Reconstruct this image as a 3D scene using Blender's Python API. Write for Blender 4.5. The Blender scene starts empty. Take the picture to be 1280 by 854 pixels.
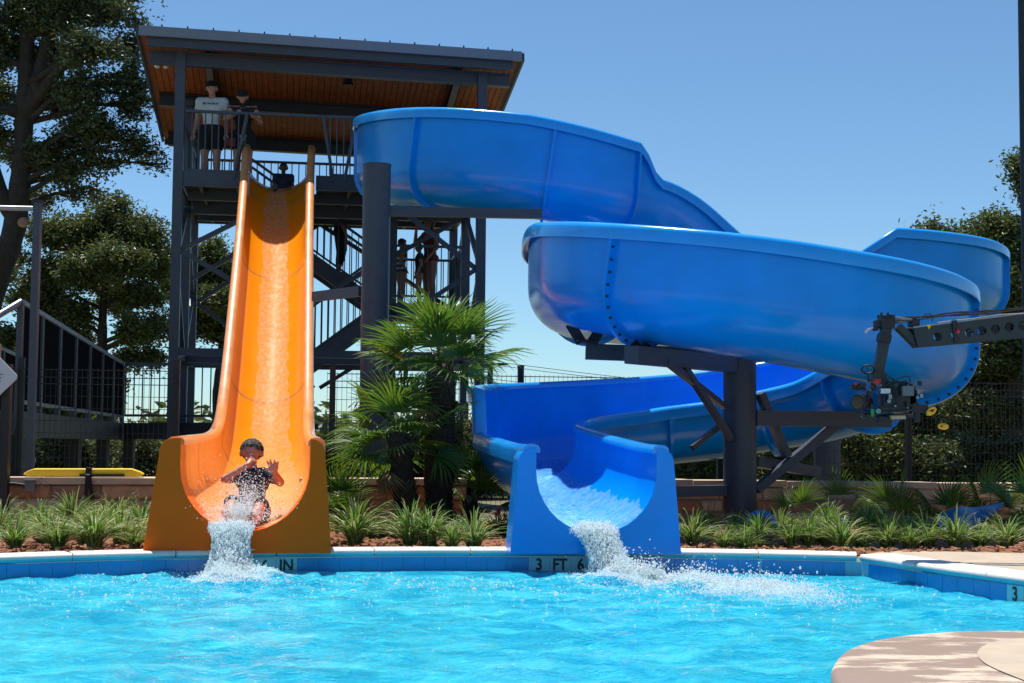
import bpy, bmesh, math, random
import numpy as np
from mathutils import Vector, Matrix
from mathutils.geometry import tessellate_polygon

SC = bpy.context.scene
COL = SC.collection
PI = math.pi
random.seed(7)

# ---------------------------------------------------------------- camera
F_PX = 1850.0
CAM_H = 0.8
PITCH = math.atan((550 - 427) / F_PX)
ROLL = 0.009
_R = Vector((1, 0, 0))
_F = Vector((0, math.cos(PITCH), math.sin(PITCH)))
_U = Vector((0, -math.sin(PITCH), math.cos(PITCH)))
cam_data = bpy.data.cameras.new('camera')
cam_data.sensor_width = 36.0
cam_data.lens = F_PX / 1280 * 36.0
cam_data.clip_start = 0.05
cam_data.clip_end = 3000.0
cam = bpy.data.objects.new('camera', cam_data)
COL.objects.link(cam)
cx_ = _R * math.cos(ROLL) + _U * math.sin(ROLL)
cy_ = -_R * math.sin(ROLL) + _U * math.cos(ROLL)
cz_ = -_F
cam.matrix_world = Matrix(((cx_.x, cy_.x, cz_.x, 0), (cx_.y, cy_.y, cz_.y, 0), (cx_.z, cy_.z, cz_.z, CAM_H), (0, 0, 0, 1)))
SC.camera = cam

# ---------------------------------------------------------------- sky, sun, exposure
SUN_EL = math.radians(73)
SUN_AZ = math.radians(-27)          # measured from +Y towards +X
sun_dir = Vector((math.sin(SUN_AZ) * math.cos(SUN_EL), math.cos(SUN_AZ) * math.cos(SUN_EL), math.sin(SUN_EL)))
world = bpy.data.worlds.new('World')
SC.world = world
world.use_nodes = True
wn = world.node_tree
bg = wn.nodes['Background']
sky = wn.nodes.new('ShaderNodeTexSky')
sky.sky_type = 'NISHITA'
sky.sun_disc = False
sky.sun_elevation = SUN_EL
sky.sun_rotation = SUN_AZ
sky.altitude = 1200
sky.air_density = 1.0
sky.dust_density = 0.5
sky.ozone_density = 4.5
tint = wn.nodes.new('ShaderNodeMix')
tint.data_type = 'RGBA'; tint.blend_type = 'MULTIPLY'
tint.inputs[0].default_value = 1.0
tint.inputs[7].default_value = (.76, .92, .95, 1)      # the photograph's white balance
wn.links.new(sky.outputs[0], tint.inputs[6])
wn.links.new(tint.outputs[2], bg.inputs[0])
bg.inputs[1].default_value = 0.10
sl = bpy.data.lights.new('sun', 'SUN')
sl.energy = 4.6
sl.angle = math.radians(0.5)
sl.color = (1.0, 0.95, 0.87)
sun = bpy.data.objects.new('sun', sl)
sun.rotation_euler = sun_dir.to_track_quat('Z', 'Y').to_euler()
sun.location = (-10, 20, 30)
COL.objects.link(sun)
SC.view_settings.view_transform = 'Standard'
SC.view_settings.look = 'None'
SC.view_settings.exposure = 0.45
SC.view_settings.gamma = 1.0
SC.view_settings.use_curve_mapping = False
SC.cycles.max_bounces = 8
SC.cycles.transparent_max_bounces = 16

# ---------------------------------------------------------------- helpers
def at(px, py, Y):
    """World point at distance Y that the photograph shows at pixel (px, py)."""
    dx, dy = px - 640.0, 427.0 - py
    a = dx * math.cos(ROLL) - dy * math.sin(ROLL)
    b = dx * math.sin(ROLL) + dy * math.cos(ROLL)
    d = _F * F_PX + _R * a + _U * b
    d = d * (Y / d.y)
    return Vector((d.x, d.y, d.z + CAM_H))

def gnd(px, py, z=0.0):
    p = at(px, py, 10.0)
    d = p - Vector((0, 0, CAM_H))
    k = (z - CAM_H) / d.z
    return Vector((d.x * k, d.y * k, z))

def lin(r, g, b):
    f = lambda c: c / 12.92 if c <= .04045 else ((c + .055) / 1.055) ** 2.4
    return (f(r / 255), f(g / 255), f(b / 255))

def wloc(o):
    v = Vector((0, 0, 0))
    while o is not None:
        v = v + o.location
        o = o.parent
    return v

def mk(name, verts, faces, mats, parent=None, smooth=False, midx=None, sharp=38, origin=None, kind=None):
    """Link ONE mesh object; verts are world coordinates (roots carry no rotation while building)."""
    if parent is not None:
        org = wloc(parent)
    else:
        org = Vector(origin) if origin is not None else Vector((0, 0, 0))
    me = bpy.data.meshes.new(name)
    va = np.asarray(verts, dtype=float).reshape(-1, 3) - np.array(org)
    me.from_pydata(va.tolist(), [], [list(f) for f in faces])
    if not isinstance(mats, (list, tuple)):
        mats = [mats]
    for m in mats:
        me.materials.append(m)
    if midx is not None:
        me.polygons.foreach_set('material_index', list(midx))
    if smooth:
        me.polygons.foreach_set('use_smooth', [True] * len(me.polygons))
        me.update()
        if sharp:
            me.set_sharp_from_angle(angle=math.radians(sharp))
    me.update()
    o = bpy.data.objects.new(name, me)
    COL.objects.link(o)
    if parent is not None:
        o.parent = parent
    else:
        o.location = org
    if kind:
        o['kind'] = kind
    return o

def tag(o, label, cat, group=None):
    o['label'] = label
    o['category'] = cat
    if group:
        o['group'] = group
    return o

def thing(name, label, cat, loc=(0, 0, 0), group=None):
    o = bpy.data.objects.new(name, None)
    o.empty_display_size = .1
    COL.objects.link(o)
    o.location = Vector(loc)
    return tag(o, label, cat, group)

def dup(root, loc, rotz=0.0, label=None, scale=1.0, group=None):
    r = root.copy()
    COL.objects.link(r)
    r.location = Vector(loc)
    r.rotation_euler = (0, 0, rotz)
    r.scale = (scale,) * 3
    if label:
        r['label'] = label
    if group:
        r['group'] = group
    for ch in list(root.children):
        c = ch.copy()
        COL.objects.link(c)
        c.parent = r
        for g in list(ch.children):
            d = g.copy()
            COL.objects.link(d)
            d.parent = c
    return r

class MB:
    def __init__(self):
        self.v, self.f, self.m = [], [], []
    def add(self, vs, fs, mi=0):
        n = len(self.v)
        self.v.extend([tuple(p) for p in vs])
        self.f.extend([tuple(i + n for i in q) for q in fs])
        self.m.extend([mi] * len(fs))
        return self
    def box(self, c, size, rz=0.0, mi=0, jit=0.0, ax=None):
        c = Vector(c)
        if ax is None:
            X = Vector((math.cos(rz), math.sin(rz), 0)); Yv = Vector((-math.sin(rz), math.cos(rz), 0)); Z = Vector((0, 0, 1))
        else:
            X, Yv, Z = ax
        hx, hy, hz = size[0] / 2, size[1] / 2, size[2] / 2
        vs = []
        for sx, sy, sz in ((-1,-1,-1),(1,-1,-1),(1,1,-1),(-1,1,-1),(-1,-1,1),(1,-1,1),(1,1,1),(-1,1,1)):
            p = c + X * (sx * hx) + Yv * (sy * hy) + Z * (sz * hz)
            if jit:
                p = p + Vector((random.uniform(-jit, jit), random.uniform(-jit, jit), random.uniform(-jit, jit)))
            vs.append(p)
        return self.add(vs, [(0,3,2,1),(4,5,6,7),(0,1,5,4),(1,2,6,5),(2,3,7,6),(3,0,4,7)], mi)
    def bar(self, p, q, w, h=None, up=(0, 0, 1), mi=0):
        """Rectangular bar from p to q, w across, h along `up`."""
        p, q = Vector(p), Vector(q)
        h = w if h is None else h
        d = (q - p)
        L = d.length
        d.normalize()
        u = Vector(up)
        if abs(d.dot(u)) > .98:
            u = Vector((0, 1, 0)) if abs(d.z) > .9 else Vector((0, 0, 1))
        s = d.cross(u).normalized()
        u = s.cross(d).normalized()
        return self.box((p + q) / 2, (L, w, h), mi=mi, ax=(d, -s, u))
    def tube(self, pts, r, n=8, mi=0, cap=True):
        pts = [Vector(p) for p in pts]
        m = len(pts)
        rs = r if isinstance(r, (list, tuple)) else [r] * m
        vs, fs = [], []
        prev = None
        for i, p in enumerate(pts):
            t = (pts[min(i + 1, m - 1)] - pts[max(i - 1, 0)])
            if t.length < 1e-9:
                t = Vector((0, 0, 1))
            t.normalize()
            if prev is None:
                a = Vector((0, 0, 1)) if abs(t.z) < .9 else Vector((1, 0, 0))
                s = t.cross(a).normalized()
            else:
                s = (prev - t * prev.dot(t))
                s = s.normalized() if s.length > 1e-6 else t.orthogonal().normalized()
            prev = s
            b = t.cross(s)
            for k in range(n):
                ang = 2 * PI * k / n
                vs.append(p + (s * math.cos(ang) + b * math.sin(ang)) * rs[i])
        for i in range(m - 1):
            for k in range(n):
                k2 = (k + 1) % n
                fs.append((i*n+k, i*n+k2, (i+1)*n+k2, (i+1)*n+k))
        if cap:
            fs.append(tuple(range(n))[::-1])
            fs.append(tuple((m-1)*n + k for k in range(n)))
        return self.add(vs, fs, mi)
    def prism(self, poly, O, X, Yv, depth, mi=0, holes=()):
        """Polygon (u, v) list with optional holes in plane (X, Yv) at O, extruded along the vector `depth`."""
        O, X, Yv, depth = Vector(O), Vector(X), Vector(Yv), Vector(depth)
        loops = [list(poly)] + [list(h) for h in holes]
        flat = [q for l in loops for q in l]
        tris = tessellate_polygon([[Vector((u, v, 0)) for u, v in l] for l in loops])
        n = len(flat)
        vs = [O + X * u + Yv * v for u, v in flat] + [O + X * u + Yv * v + depth for u, v in flat]
        fs = []
        nrm = X.cross(Yv)
        for a, b, c in tris:
            va, vb, vc = (Vector((flat[i][0], flat[i][1], 0)) for i in (a, b, c))
            if (vb - va).cross(vc - va).z < 0:
                a, c = c, a
            if nrm.dot(depth) > 0:
                fs.append((c, b, a)); fs.append((a + n, b + n, c + n))
            else:
                fs.append((a, b, c)); fs.append((c + n, b + n, a + n))
        k0 = 0
        for l in loops:
            m = len(l)
            for i in range(m):
                j = (i + 1) % m
                fs.append((k0 + i, k0 + j, k0 + j + n, k0 + i + n))
            k0 += m
        return self.add(vs, fs, mi)
    def ball(self, c, r, n=10, mi=0, sc=(1, 1, 1)):
        c = Vector(c)
        vs, fs = [], []
        h = n // 2
        for i in range(1, h):
            th = PI * i / h
            for k in range(n):
                ph = 2 * PI * k / n
                vs.append(c + Vector((math.sin(th)*math.cos(ph)*sc[0], math.sin(th)*math.sin(ph)*sc[1], math.cos(th)*sc[2])) * r)
        t = len(vs); vs.append(c + Vector((0, 0, r * sc[2]))); vs.append(c - Vector((0, 0, r * sc[2])))
        for i in range(h - 2):
            for k in range(n):
                k2 = (k + 1) % n
                fs.append((i*n+k, (i+1)*n+k, (i+1)*n+k2, i*n+k2))
        for k in range(n):
            k2 = (k + 1) % n
            fs.append((t, k, k2)); fs.append((t + 1, (h-2)*n+k2, (h-2)*n+k))
        return self.add(vs, fs, mi)
    def build(self, name, mats, parent=None, smooth=False, sharp=38, origin=None, kind=None):
        return mk(name, self.v, self.f, mats, parent, smooth, self.m if isinstance(mats, (list, tuple)) else None, sharp, origin, kind)

def catmull(P, n):
    """Centripetal-free Catmull-Rom through the rows of P; returns samples and their control parameter."""
    P = np.asarray(P, float)
    E = np.vstack([2 * P[0] - P[1], P, 2 * P[-1] - P[-2]])
    out, ts = [], []
    for i in range(len(P) - 1):
        p0, p1, p2, p3 = E[i], E[i+1], E[i+2], E[i+3]
        for k in range(n):
            t = k / n
            out.append(.5 * (2*p1 + (p2-p0)*t + (2*p0-5*p1+4*p2-p3)*t*t + (3*p1-p0-3*p2+p3)*t**3))
            ts.append(i + t)
    out.append(P[-1]); ts.append(len(P) - 1)
    return np.array(out), np.array(ts)

# ---------------------------------------------------------------- materials
def mat(name, col, rough=.5, metal=0.0, spec=.5, var=.15, scale=6.0, bump=0.0, bscale=40.0, coat=0.0, island=0.0, trans=0.0, rvar=.1, col2=None):
    m = bpy.data.materials.new(name)
    m.use_nodes = True
    nt = m.node_tree
    N, L = nt.nodes, nt.links
    b = N['Principled BSDF']
    tc = N.new('ShaderNodeTexCoord')
    no = N.new('ShaderNodeTexNoise')
    no.inputs['Scale'].default_value = scale
    no.inputs['Detail'].default_value = 6
    no.inputs['Roughness'].default_value = .62
    L.new(tc.outputs['Object'], no.inputs['Vector'])
    mr = N.new('ShaderNodeMapRange')
    mr.inputs['From Min'].default_value = .3; mr.inputs['From Max'].default_value = .7
    L.new(no.outputs[0], mr.inputs['Value'])
    mx = N.new('ShaderNodeMix'); mx.data_type = 'RGBA'
    a = [min(1, c * (1 - var)) for c in col]
    c2 = [min(1, c * (1 + var)) for c in col] if col2 is None else col2
    mx.inputs[6].default_value = (*a, 1); mx.inputs[7].default_value = (*c2, 1)
    L.new(mr.outputs[0], mx.inputs[0])
    outc = mx.outputs[2]
    if island:
        ge = N.new('ShaderNodeNewGeometry')
        hsv = N.new('ShaderNodeHueSaturation')
        mv = N.new('ShaderNodeMapRange')
        mv.inputs['To Min'].default_value = 1 - island; mv.inputs['To Max'].default_value = 1 + island
        L.new(ge.outputs['Random Per Island'], mv.inputs['Value'])
        L.new(mv.outputs[0], hsv.inputs['Value'])
        mh = N.new('ShaderNodeMapRange')
        mh.inputs['To Min'].default_value = .5 - island * .05; mh.inputs['To Max'].default_value = .5 + island * .04
        mm = N.new('ShaderNodeMath'); mm.operation = 'MULTIPLY'; mm.inputs[1].default_value = 7.31
        fr = N.new('ShaderNodeMath'); fr.operation = 'FRACT'
        L.new(ge.outputs['Random Per Island'], mm.inputs[0]); L.new(mm.outputs[0], fr.inputs[0]); L.new(fr.outputs[0], mh.inputs['Value'])
        L.new(mh.outputs[0], hsv.inputs['Hue'])
        L.new(outc, hsv.inputs['Color'])
        outc = hsv.outputs[0]
    L.new(outc, b.inputs['Base Color'])
    rr = N.new('ShaderNodeMapRange')
    rr.inputs['To Min'].default_value = max(.02, rough - rvar); rr.inputs['To Max'].default_value = min(1, rough + rvar)
    L.new(no.outputs[0], rr.inputs['Value'])
    L.new(rr.outputs[0], b.inputs['Roughness'])
    b.inputs['Metallic'].default_value = metal
    b.inputs['Specular IOR Level'].default_value = spec
    if coat:
        b.inputs['Coat Weight'].default_value = coat
        b.inputs['Coat Roughness'].default_value = .08
    if bump:
        nb = N.new('ShaderNodeTexNoise'); nb.inputs['Scale'].default_value = bscale; nb.inputs['Detail'].default_value = 5
        L.new(tc.outputs['Object'], nb.inputs['Vector'])
        bm = N.new('ShaderNodeBump'); bm.inputs['Strength'].default_value = bump; bm.inputs['Distance'].default_value = .02
        L.new(nb.outputs[0], bm.inputs['Height']); L.new(bm.outputs[0], b.inputs['Normal'])
    if trans:
        tr = N.new('ShaderNodeBsdfTranslucent')
        br = N.new('ShaderNodeHueSaturation'); br.inputs['Value'].default_value = 1.5; br.inputs['Saturation'].default_value = 1.1
        br.inputs['Hue'].default_value = .49
        L.new(outc, br.inputs['Color']); L.new(br.outputs[0], tr.inputs['Color'])
        ms = N.new('ShaderNodeMixShader'); ms.inputs[0].default_value = trans
        out = N['Material Output']
        L.new(b.outputs[0], ms.inputs[1]); L.new(tr.outputs[0], ms.inputs[2]); L.new(ms.outputs[0], out.inputs['Surface'])
    return m

MT = {
    'steel': mat('slate_painted_steel', (.055, .063, .084), .42, spec=.45, var=.14, bump=.03, bscale=90),
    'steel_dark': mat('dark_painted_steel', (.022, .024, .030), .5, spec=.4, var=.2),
    'fascia': mat('slate_metal_fascia', (.17, .19, .235), .4, spec=.5, var=.07),
    'flange': mat('lit_flange_and_seam_tone', (.22, .19, .16), .7, var=.15),  # pale tone paints light on beam undersides; also colours the flume seams
    'grating': mat('galvanised_decking', (.07, .067, .06), .6, var=.3, scale=14),
    'rail': mat('slate_painted_rail', (.05, .06, .08), .45),
    'black': mat('black_metal', (.012, .012, .014), .5, var=.2),
    'wood': mat('stained_cedar_plank', (.36, .088, .020), .6, var=.35, scale=9, bump=.12, bscale=30),
    'orange': mat('orange_fibreglass', (.85, .265, .006), .20, spec=.15, var=.05, scale=2.2, rvar=.07),
    'orange_block': mat('orange_fibreglass_shade_tint', (.96, .130, .002), .3, spec=.15, var=.05, scale=2.2),  # same orange as the flume, reddened to offset cyan fill in the shade
    'orange_lip': mat('orange_fibreglass_rim', (.85, .33, .10), .32, spec=.6, var=.16, scale=3.5, coat=.6, rvar=.1),
    'blue': mat('blue_fibreglass', (.001, .29, .86), .22, spec=.34, var=.12, scale=1.6, coat=.06, rvar=.09),
    'blue_lip': mat('blue_fibreglass_rim', (.010, .34, .90), .20, spec=.55, var=.07, scale=3, coat=.45),
    'coping_teal_bounce': mat('teal_coping_face_water_bounce', (.10, .50, .60), .3, var=.06),  # teal stands partly for cyan bounce off the water
    'surround': mat('bounce_surround_concrete', (.62, .57, .50), .8, var=.1, scale=3, bump=.2, bscale=60),
    'concrete': mat('tan_pool_deck_concrete', (.45, .365, .275), .8, var=.12, scale=5, bump=.2, bscale=90),
    'coping': mat('cream_coping_stone', (.74, .71, .65), .6, var=.08, scale=9, bump=.1, bscale=60),
    'tile': mat('blue_waterline_tile', (.004, .25, .60), .18, var=.12, scale=3.0, spec=.6),
    'tile_white': mat('pale_marker_tile', (.30, .66, .70), .25, var=.05, scale=3.0),  # white tile, tinted with the cyan bounce off the water
    'grout': mat('pool_plaster', (.25, .55, .68), .7, var=.08),
    'ink': mat('black_print', (.012, .012, .014), .4, var=.05),
    'mulch': mat('rust_brown_mulch', (.24, .095, .045), .9, var=.45, scale=22, bump=.7, bscale=70),
    'chip': mat('mulch_chip', (.33, .15, .075), .85, var=.3, island=.45),
    'ground': mat('dry_grassy_ground', (.16, .15, .075), .95, var=.4, scale=.5, bump=.3, bscale=8),
    'stone_cream': mat('cream_limestone', (.52, .41, .28), .85, var=.18, scale=9, bump=.5, bscale=35),
    'stone_tan': mat('tan_sandstone', (.50, .32, .19), .85, var=.22, scale=8, bump=.5, bscale=35),
    'stone_rust': mat('rust_sandstone', (.42, .21, .11), .85, var=.3, scale=7, bump=.5, bscale=35),
    'stone_brown': mat('brown_sandstone', (.33, .19, .12), .85, var=.3, scale=7, bump=.5, bscale=35),
    'mortar': mat('wall_mortar', (.30, .24, .18), .9, var=.15, scale=20, bump=.3, bscale=80),
    'cap': mat('tan_wall_cap_stone', (.55, .41, .28), .8, var=.16, scale=7, bump=.35, bscale=50),
    'bark': mat('oak_bark', (.040, .031, .024), .9, var=.45, scale=7, bump=.9, bscale=22),
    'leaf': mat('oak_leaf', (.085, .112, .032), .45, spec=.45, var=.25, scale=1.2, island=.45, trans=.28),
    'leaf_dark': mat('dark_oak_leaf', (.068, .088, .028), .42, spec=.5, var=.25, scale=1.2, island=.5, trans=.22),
    'leaf_light': mat('light_oak_leaf', (.115, .145, .032), .5, spec=.45, var=.25, scale=1.0, island=.45, trans=.32),  # lighter, yellower leaf green
    'palm': mat('fan_palm_leaf', (.10, .185, .030), .4, spec=.45, var=.25, scale=3, island=.35, trans=.35),
    'palm_dry': mat('dry_palm_leaf', (.27, .22, .10), .7, var=.3, island=.3, trans=.25),
    'palm_trunk': mat('fibrous_palm_trunk', (.055, .036, .024), .95, var=.5, scale=16, bump=.8, bscale=40),
    'blade': mat('grass_blade_green', (.085, .19, .030), .42, var=.25, scale=4, island=.35, trans=.32),
    'blade_pale': mat('grass_blade_cream', (.44, .48, .20), .45, var=.2, scale=4, island=.25, trans=.3),
    'yellow': mat('yellow_foam', (.86, .56, .012), .5, var=.04),
    'webbing': mat('black_webbing', (.010, .010, .012), .8, var=.2),
    'sign': mat('white_sign_board', (.62, .62, .64), .5, var=.04),
    'galv': mat('galvanised_steel', (.30, .32, .35), .4, metal=.7, var=.12),
    'grey_box': mat('grey_outlet_box', (.15, .16, .165), .6),
    'crane': mat('crane_grey_aluminium', (.026, .033, .036), .38, metal=.2, spec=.55, var=.12, bump=.03),
    'mesh_black': mat('black_mesh', (.010, .011, .013), .9, spec=.08),
    'chrome': mat('bright_metal', (.55, .56, .58), .25, metal=.9, var=.05),
    'red': mat('red_plastic', (.50, .02, .02), .4),
    'green': mat('green_plastic', (.02, .28, .07), .4),
    'amber': mat('amber_plastic', (.85, .42, .015), .4),
    'glass': mat('dark_lens_glass', (.01, .012, .02), .06, spec=.8, var=.02),
    'skin': mat('light_skin', (.50, .26, .18), .5, var=.1, scale=14),
    'skin_tan': mat('tanned_skin', (.40, .19, .12), .5, var=.1, scale=14),
    'skin_dark': mat('brown_skin', (.16, .075, .045), .5, var=.1, scale=14),
    'skin_boy': mat('ruddy_skin', (.56, .235, .15), .45, var=.12, scale=14),  # skin tone redder than the other figures
    'hair': mat('dark_brown_hair', (.022, .013, .009), .5, var=.4, scale=60, bump=.6, bscale=120),
    'cloth_white': mat('white_cotton', (.66, .66, .68), .85, var=.06, scale=10, bump=.25, bscale=14),
    'cloth_black': mat('black_cotton', (.012, .012, .015), .85, var=.25, bump=.2, bscale=14),
    'cloth_navy': mat('navy_swim_shirt', (.014, .018, .045), .55, var=.25, bump=.3, bscale=18),
    'cloth_red': mat('dark_red_swimsuit', (.16, .02, .025), .7, var=.2),
    'cloth_grey': mat('grey_cotton', (.16, .15, .15), .85, var=.15),
    'eye': mat('eye', (.02, .015, .012), .2, var=.05),
    'white_lamp': mat('white_plastic', (.72, .72, .72), .4, var=.04),
    'pink': mat('pink_blossom', (.62, .06, .14), .6, var=.25, island=.3, trans=.2),
    'shell_blue': mat('blue_painted_shell', (.035, .11, .27), .35, var=.2, coat=.2),
    'ball_blue': mat('blue_ball', (.02, .15, .42), .35),
    'ball_brown': mat('brown_ball_band', (.13, .08, .06), .5),
}

def stripe_mat():
    m = mat('striped_swimsuit', (.6, .6, .66), .8)
    nt = m.node_tree; N, L = nt.nodes, nt.links
    tc = N.new('ShaderNodeNewGeometry'); sp = N.new('ShaderNodeSeparateXYZ')
    L.new(tc.outputs['Position'], sp.inputs[0])
    mu = N.new('ShaderNodeMath'); mu.operation = 'MULTIPLY'; mu.inputs[1].default_value = 11.0
    fr = N.new('ShaderNodeMath'); fr.operation = 'FRACT'
    gt = N.new('ShaderNodeMath'); gt.operation = 'GREATER_THAN'; gt.inputs[1].default_value = .5
    L.new(sp.outputs[2], mu.inputs[0]); L.new(mu.outputs[0], fr.inputs[0]); L.new(fr.outputs[0], gt.inputs[0])
    mx = N.new('ShaderNodeMix'); mx.data_type = 'RGBA'
    mx.inputs[6].default_value = (.02, .03, .10, 1); mx.inputs[7].default_value = (.6, .6, .66, 1)
    L.new(gt.outputs[0], mx.inputs[0]); L.new(mx.outputs[2], N['Principled BSDF'].inputs['Base Color'])
    return m
MT['stripe'] = stripe_mat()

def wet_stone_mat():
    """Tan stone deck, brown where it is wet: damp patches with ragged edges."""
    m = mat('wet_patched_deck_stone', (.5, .4, .3), .6, bump=.15, bscale=70)
    nt = m.node_tree; N, L = nt.nodes, nt.links
    b = N['Principled BSDF']
    tc = N.new('ShaderNodeTexCoord')
    mp = N.new('ShaderNodeMapping'); mp.inputs['Scale'].default_value = (1.1, 2.6, 1)
    L.new(tc.outputs['Object'], mp.inputs['Vector'])
    n1 = N.new('ShaderNodeTexNoise'); n1.inputs['Scale'].default_value = 1.9; n1.inputs['Detail'].default_value = 8; n1.inputs['Roughness'].default_value = .68
    L.new(mp.outputs[0], n1.inputs['Vector'])
    cr = N.new('ShaderNodeValToRGB')
    cr.color_ramp.elements[0].position = .50; cr.color_ramp.elements[0].color = (0, 0, 0, 1)
    cr.color_ramp.elements[1].position = .58; cr.color_ramp.elements[1].color = (1, 1, 1, 1)
    L.new(n1.outputs[0], cr.inputs[0])
    mx = N.new('ShaderNodeMix'); mx.data_type = 'RGBA'
    mx.inputs[6].default_value = (.32, .225, .165, 1); mx.inputs[7].default_value = (.54, .44, .34, 1)
    L.new(cr.outputs[0], mx.inputs[0]); L.new(mx.outputs[2], b.inputs['Base Color'])
    rr = N.new('ShaderNodeMapRange'); rr.inputs['To Min'].default_value = .42; rr.inputs['To Max'].default_value = .8
    L.new(cr.outputs[0], rr.inputs['Value'])
    for l in list(b.inputs['Roughness'].links): L.remove(l)
    L.new(rr.outputs[0], b.inputs['Roughness'])
    return m
MT['wet_stone'] = wet_stone_mat()

def water_mat():
    m = bpy.data.materials.new('pool_water')
    m.use_nodes = True
    nt = m.node_tree; N, L = nt.nodes, nt.links
    b = N['Principled BSDF']
    tc = N.new('ShaderNodeTexCoord')
    mp = N.new('ShaderNodeMapping'); mp.inputs['Scale'].default_value = (1.0, 1.9, 1)
    L.new(tc.outputs['Object'], mp.inputs['Vector'])
    n1 = N.new('ShaderNodeTexNoise'); n1.inputs['Scale'].default_value = 2.2; n1.inputs['Detail'].default_value = 7; n1.inputs['Roughness'].default_value = .6
    n1.inputs['Distortion'].default_value = .8
    L.new(mp.outputs[0], n1.inputs['Vector'])
    # fine ripples
    n2 = N.new('ShaderNodeTexNoise'); n2.inputs['Scale'].default_value = 26; n2.inputs['Detail'].default_value = 5; n2.inputs['Distortion'].default_value = .5
    L.new(mp.outputs[0], n2.inputs['Vector'])
    bm = N.new('ShaderNodeBump'); bm.inputs['Strength'].default_value = .75; bm.inputs['Distance'].default_value = .02
    L.new(n2.outputs[0], bm.inputs['Height'])
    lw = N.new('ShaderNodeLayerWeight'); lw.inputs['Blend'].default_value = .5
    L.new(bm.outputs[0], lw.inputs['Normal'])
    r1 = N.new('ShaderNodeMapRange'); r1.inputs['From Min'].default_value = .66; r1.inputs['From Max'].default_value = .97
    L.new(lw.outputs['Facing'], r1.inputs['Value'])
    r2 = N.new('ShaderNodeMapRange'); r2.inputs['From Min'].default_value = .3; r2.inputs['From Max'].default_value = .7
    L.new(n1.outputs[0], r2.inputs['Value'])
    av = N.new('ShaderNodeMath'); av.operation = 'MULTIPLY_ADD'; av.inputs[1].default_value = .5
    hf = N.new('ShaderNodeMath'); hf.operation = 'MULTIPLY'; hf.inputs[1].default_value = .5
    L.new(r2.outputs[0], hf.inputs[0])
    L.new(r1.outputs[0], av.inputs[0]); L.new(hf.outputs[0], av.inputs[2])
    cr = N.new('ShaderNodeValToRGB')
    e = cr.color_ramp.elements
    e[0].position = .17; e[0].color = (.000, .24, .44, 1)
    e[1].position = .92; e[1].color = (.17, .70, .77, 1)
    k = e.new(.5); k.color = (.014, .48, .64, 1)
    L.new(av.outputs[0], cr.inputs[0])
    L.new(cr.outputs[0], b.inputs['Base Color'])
    b.inputs['Roughness'].default_value = .04
    b.inputs['IOR'].default_value = 1.33
    L.new(bm.outputs[0], b.inputs['Normal'])
    return m
MT['water'] = water_mat()

def froth_mat(name, col, alpha=1.0, scale=40, rough=.18, bump=.6, hole=None, stretch=None):
    """Aerated water: white bubbles, glossy, partly see-through."""
    m = bpy.data.materials.new(name)
    m.use_nodes = True
    nt = m.node_tree; N, L = nt.nodes, nt.links
    b = N['Principled BSDF']
    b.inputs['Base Color'].default_value = (*col, 1)
    b.inputs['Roughness'].default_value = rough
    b.inputs['IOR'].default_value = 1.33
    tc = N.new('ShaderNodeTexCoord')
    no = N.new('ShaderNodeTexNoise'); no.inputs['Scale'].default_value = scale; no.inputs['Detail'].default_value = 6; no.inputs['Roughness'].default_value = .7
    if stretch:
        mp = N.new('ShaderNodeMapping'); mp.inputs['Scale'].default_value = stretch
        L.new(tc.outputs['Object'], mp.inputs['Vector']); L.new(mp.outputs[0], no.inputs['Vector'])
    else:
        L.new(tc.outputs['Object'], no.inputs['Vector'])
    bm = N.new('ShaderNodeBump'); bm.inputs['Strength'].default_value = bump; bm.inputs['Distance'].default_value = .015
    L.new(no.outputs[0], bm.inputs['Height']); L.new(bm.outputs[0], b.inputs['Normal'])
    tl = N.new('ShaderNodeBsdfTranslucent'); tl.inputs['Color'].default_value = (*[min(1, c * 1.05) for c in col], 1)
    ms0 = N.new('ShaderNodeMixShader'); ms0.inputs[0].default_value = .62
    L.new(b.outputs[0], ms0.inputs[1]); L.new(tl.outputs[0], ms0.inputs[2])
    tp = N.new('ShaderNodeBsdfTransparent'); tp.inputs['Color'].default_value = (.93, .98, 1, 1)
    ms = N.new('ShaderNodeMixShader')
    if hole:
        cr = N.new('ShaderNodeMapRange'); cr.inputs['From Min'].default_value = hole[0]; cr.inputs['From Max'].default_value = hole[1]
        cr.inputs['To Max'].default_value = alpha
        L.new(no.outputs[0], cr.inputs['Value']); L.new(cr.outputs[0], ms.inputs[0])
    else:
        ms.inputs[0].default_value = alpha
    L.new(tp.outputs[0], ms.inputs[1]); L.new(ms0.outputs[0], ms.inputs[2])
    L.new(ms.outputs[0], N['Material Output'].inputs['Surface'])
    return m
MT['froth'] = froth_mat('white_water_froth', (.80, .88, .92), .9)
MT['drop'] = froth_mat('water_droplet', (.90, .95, .98), .85, 90, .06, .2)
MT['veil'] = froth_mat('falling_water_veil', (.90, .95, .98), .97, 26, .1, .5, hole=(.30, .50))
MT['foam'] = froth_mat('surface_foam', (.80, .92, .96), .95, 15, .25, .6, hole=(.47, .60))
MT['sheet_orange'] = froth_mat('thin_running_water', (.97, .82, .58), .66, 24, .10, .5, hole=(.32, .66), stretch=(1, .5, .5))
MT['sheet_blue'] = froth_mat('thin_running_water_blue', (.42, .80, .94), .85, 13, .10, .5, hole=(.36, .58))
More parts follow.
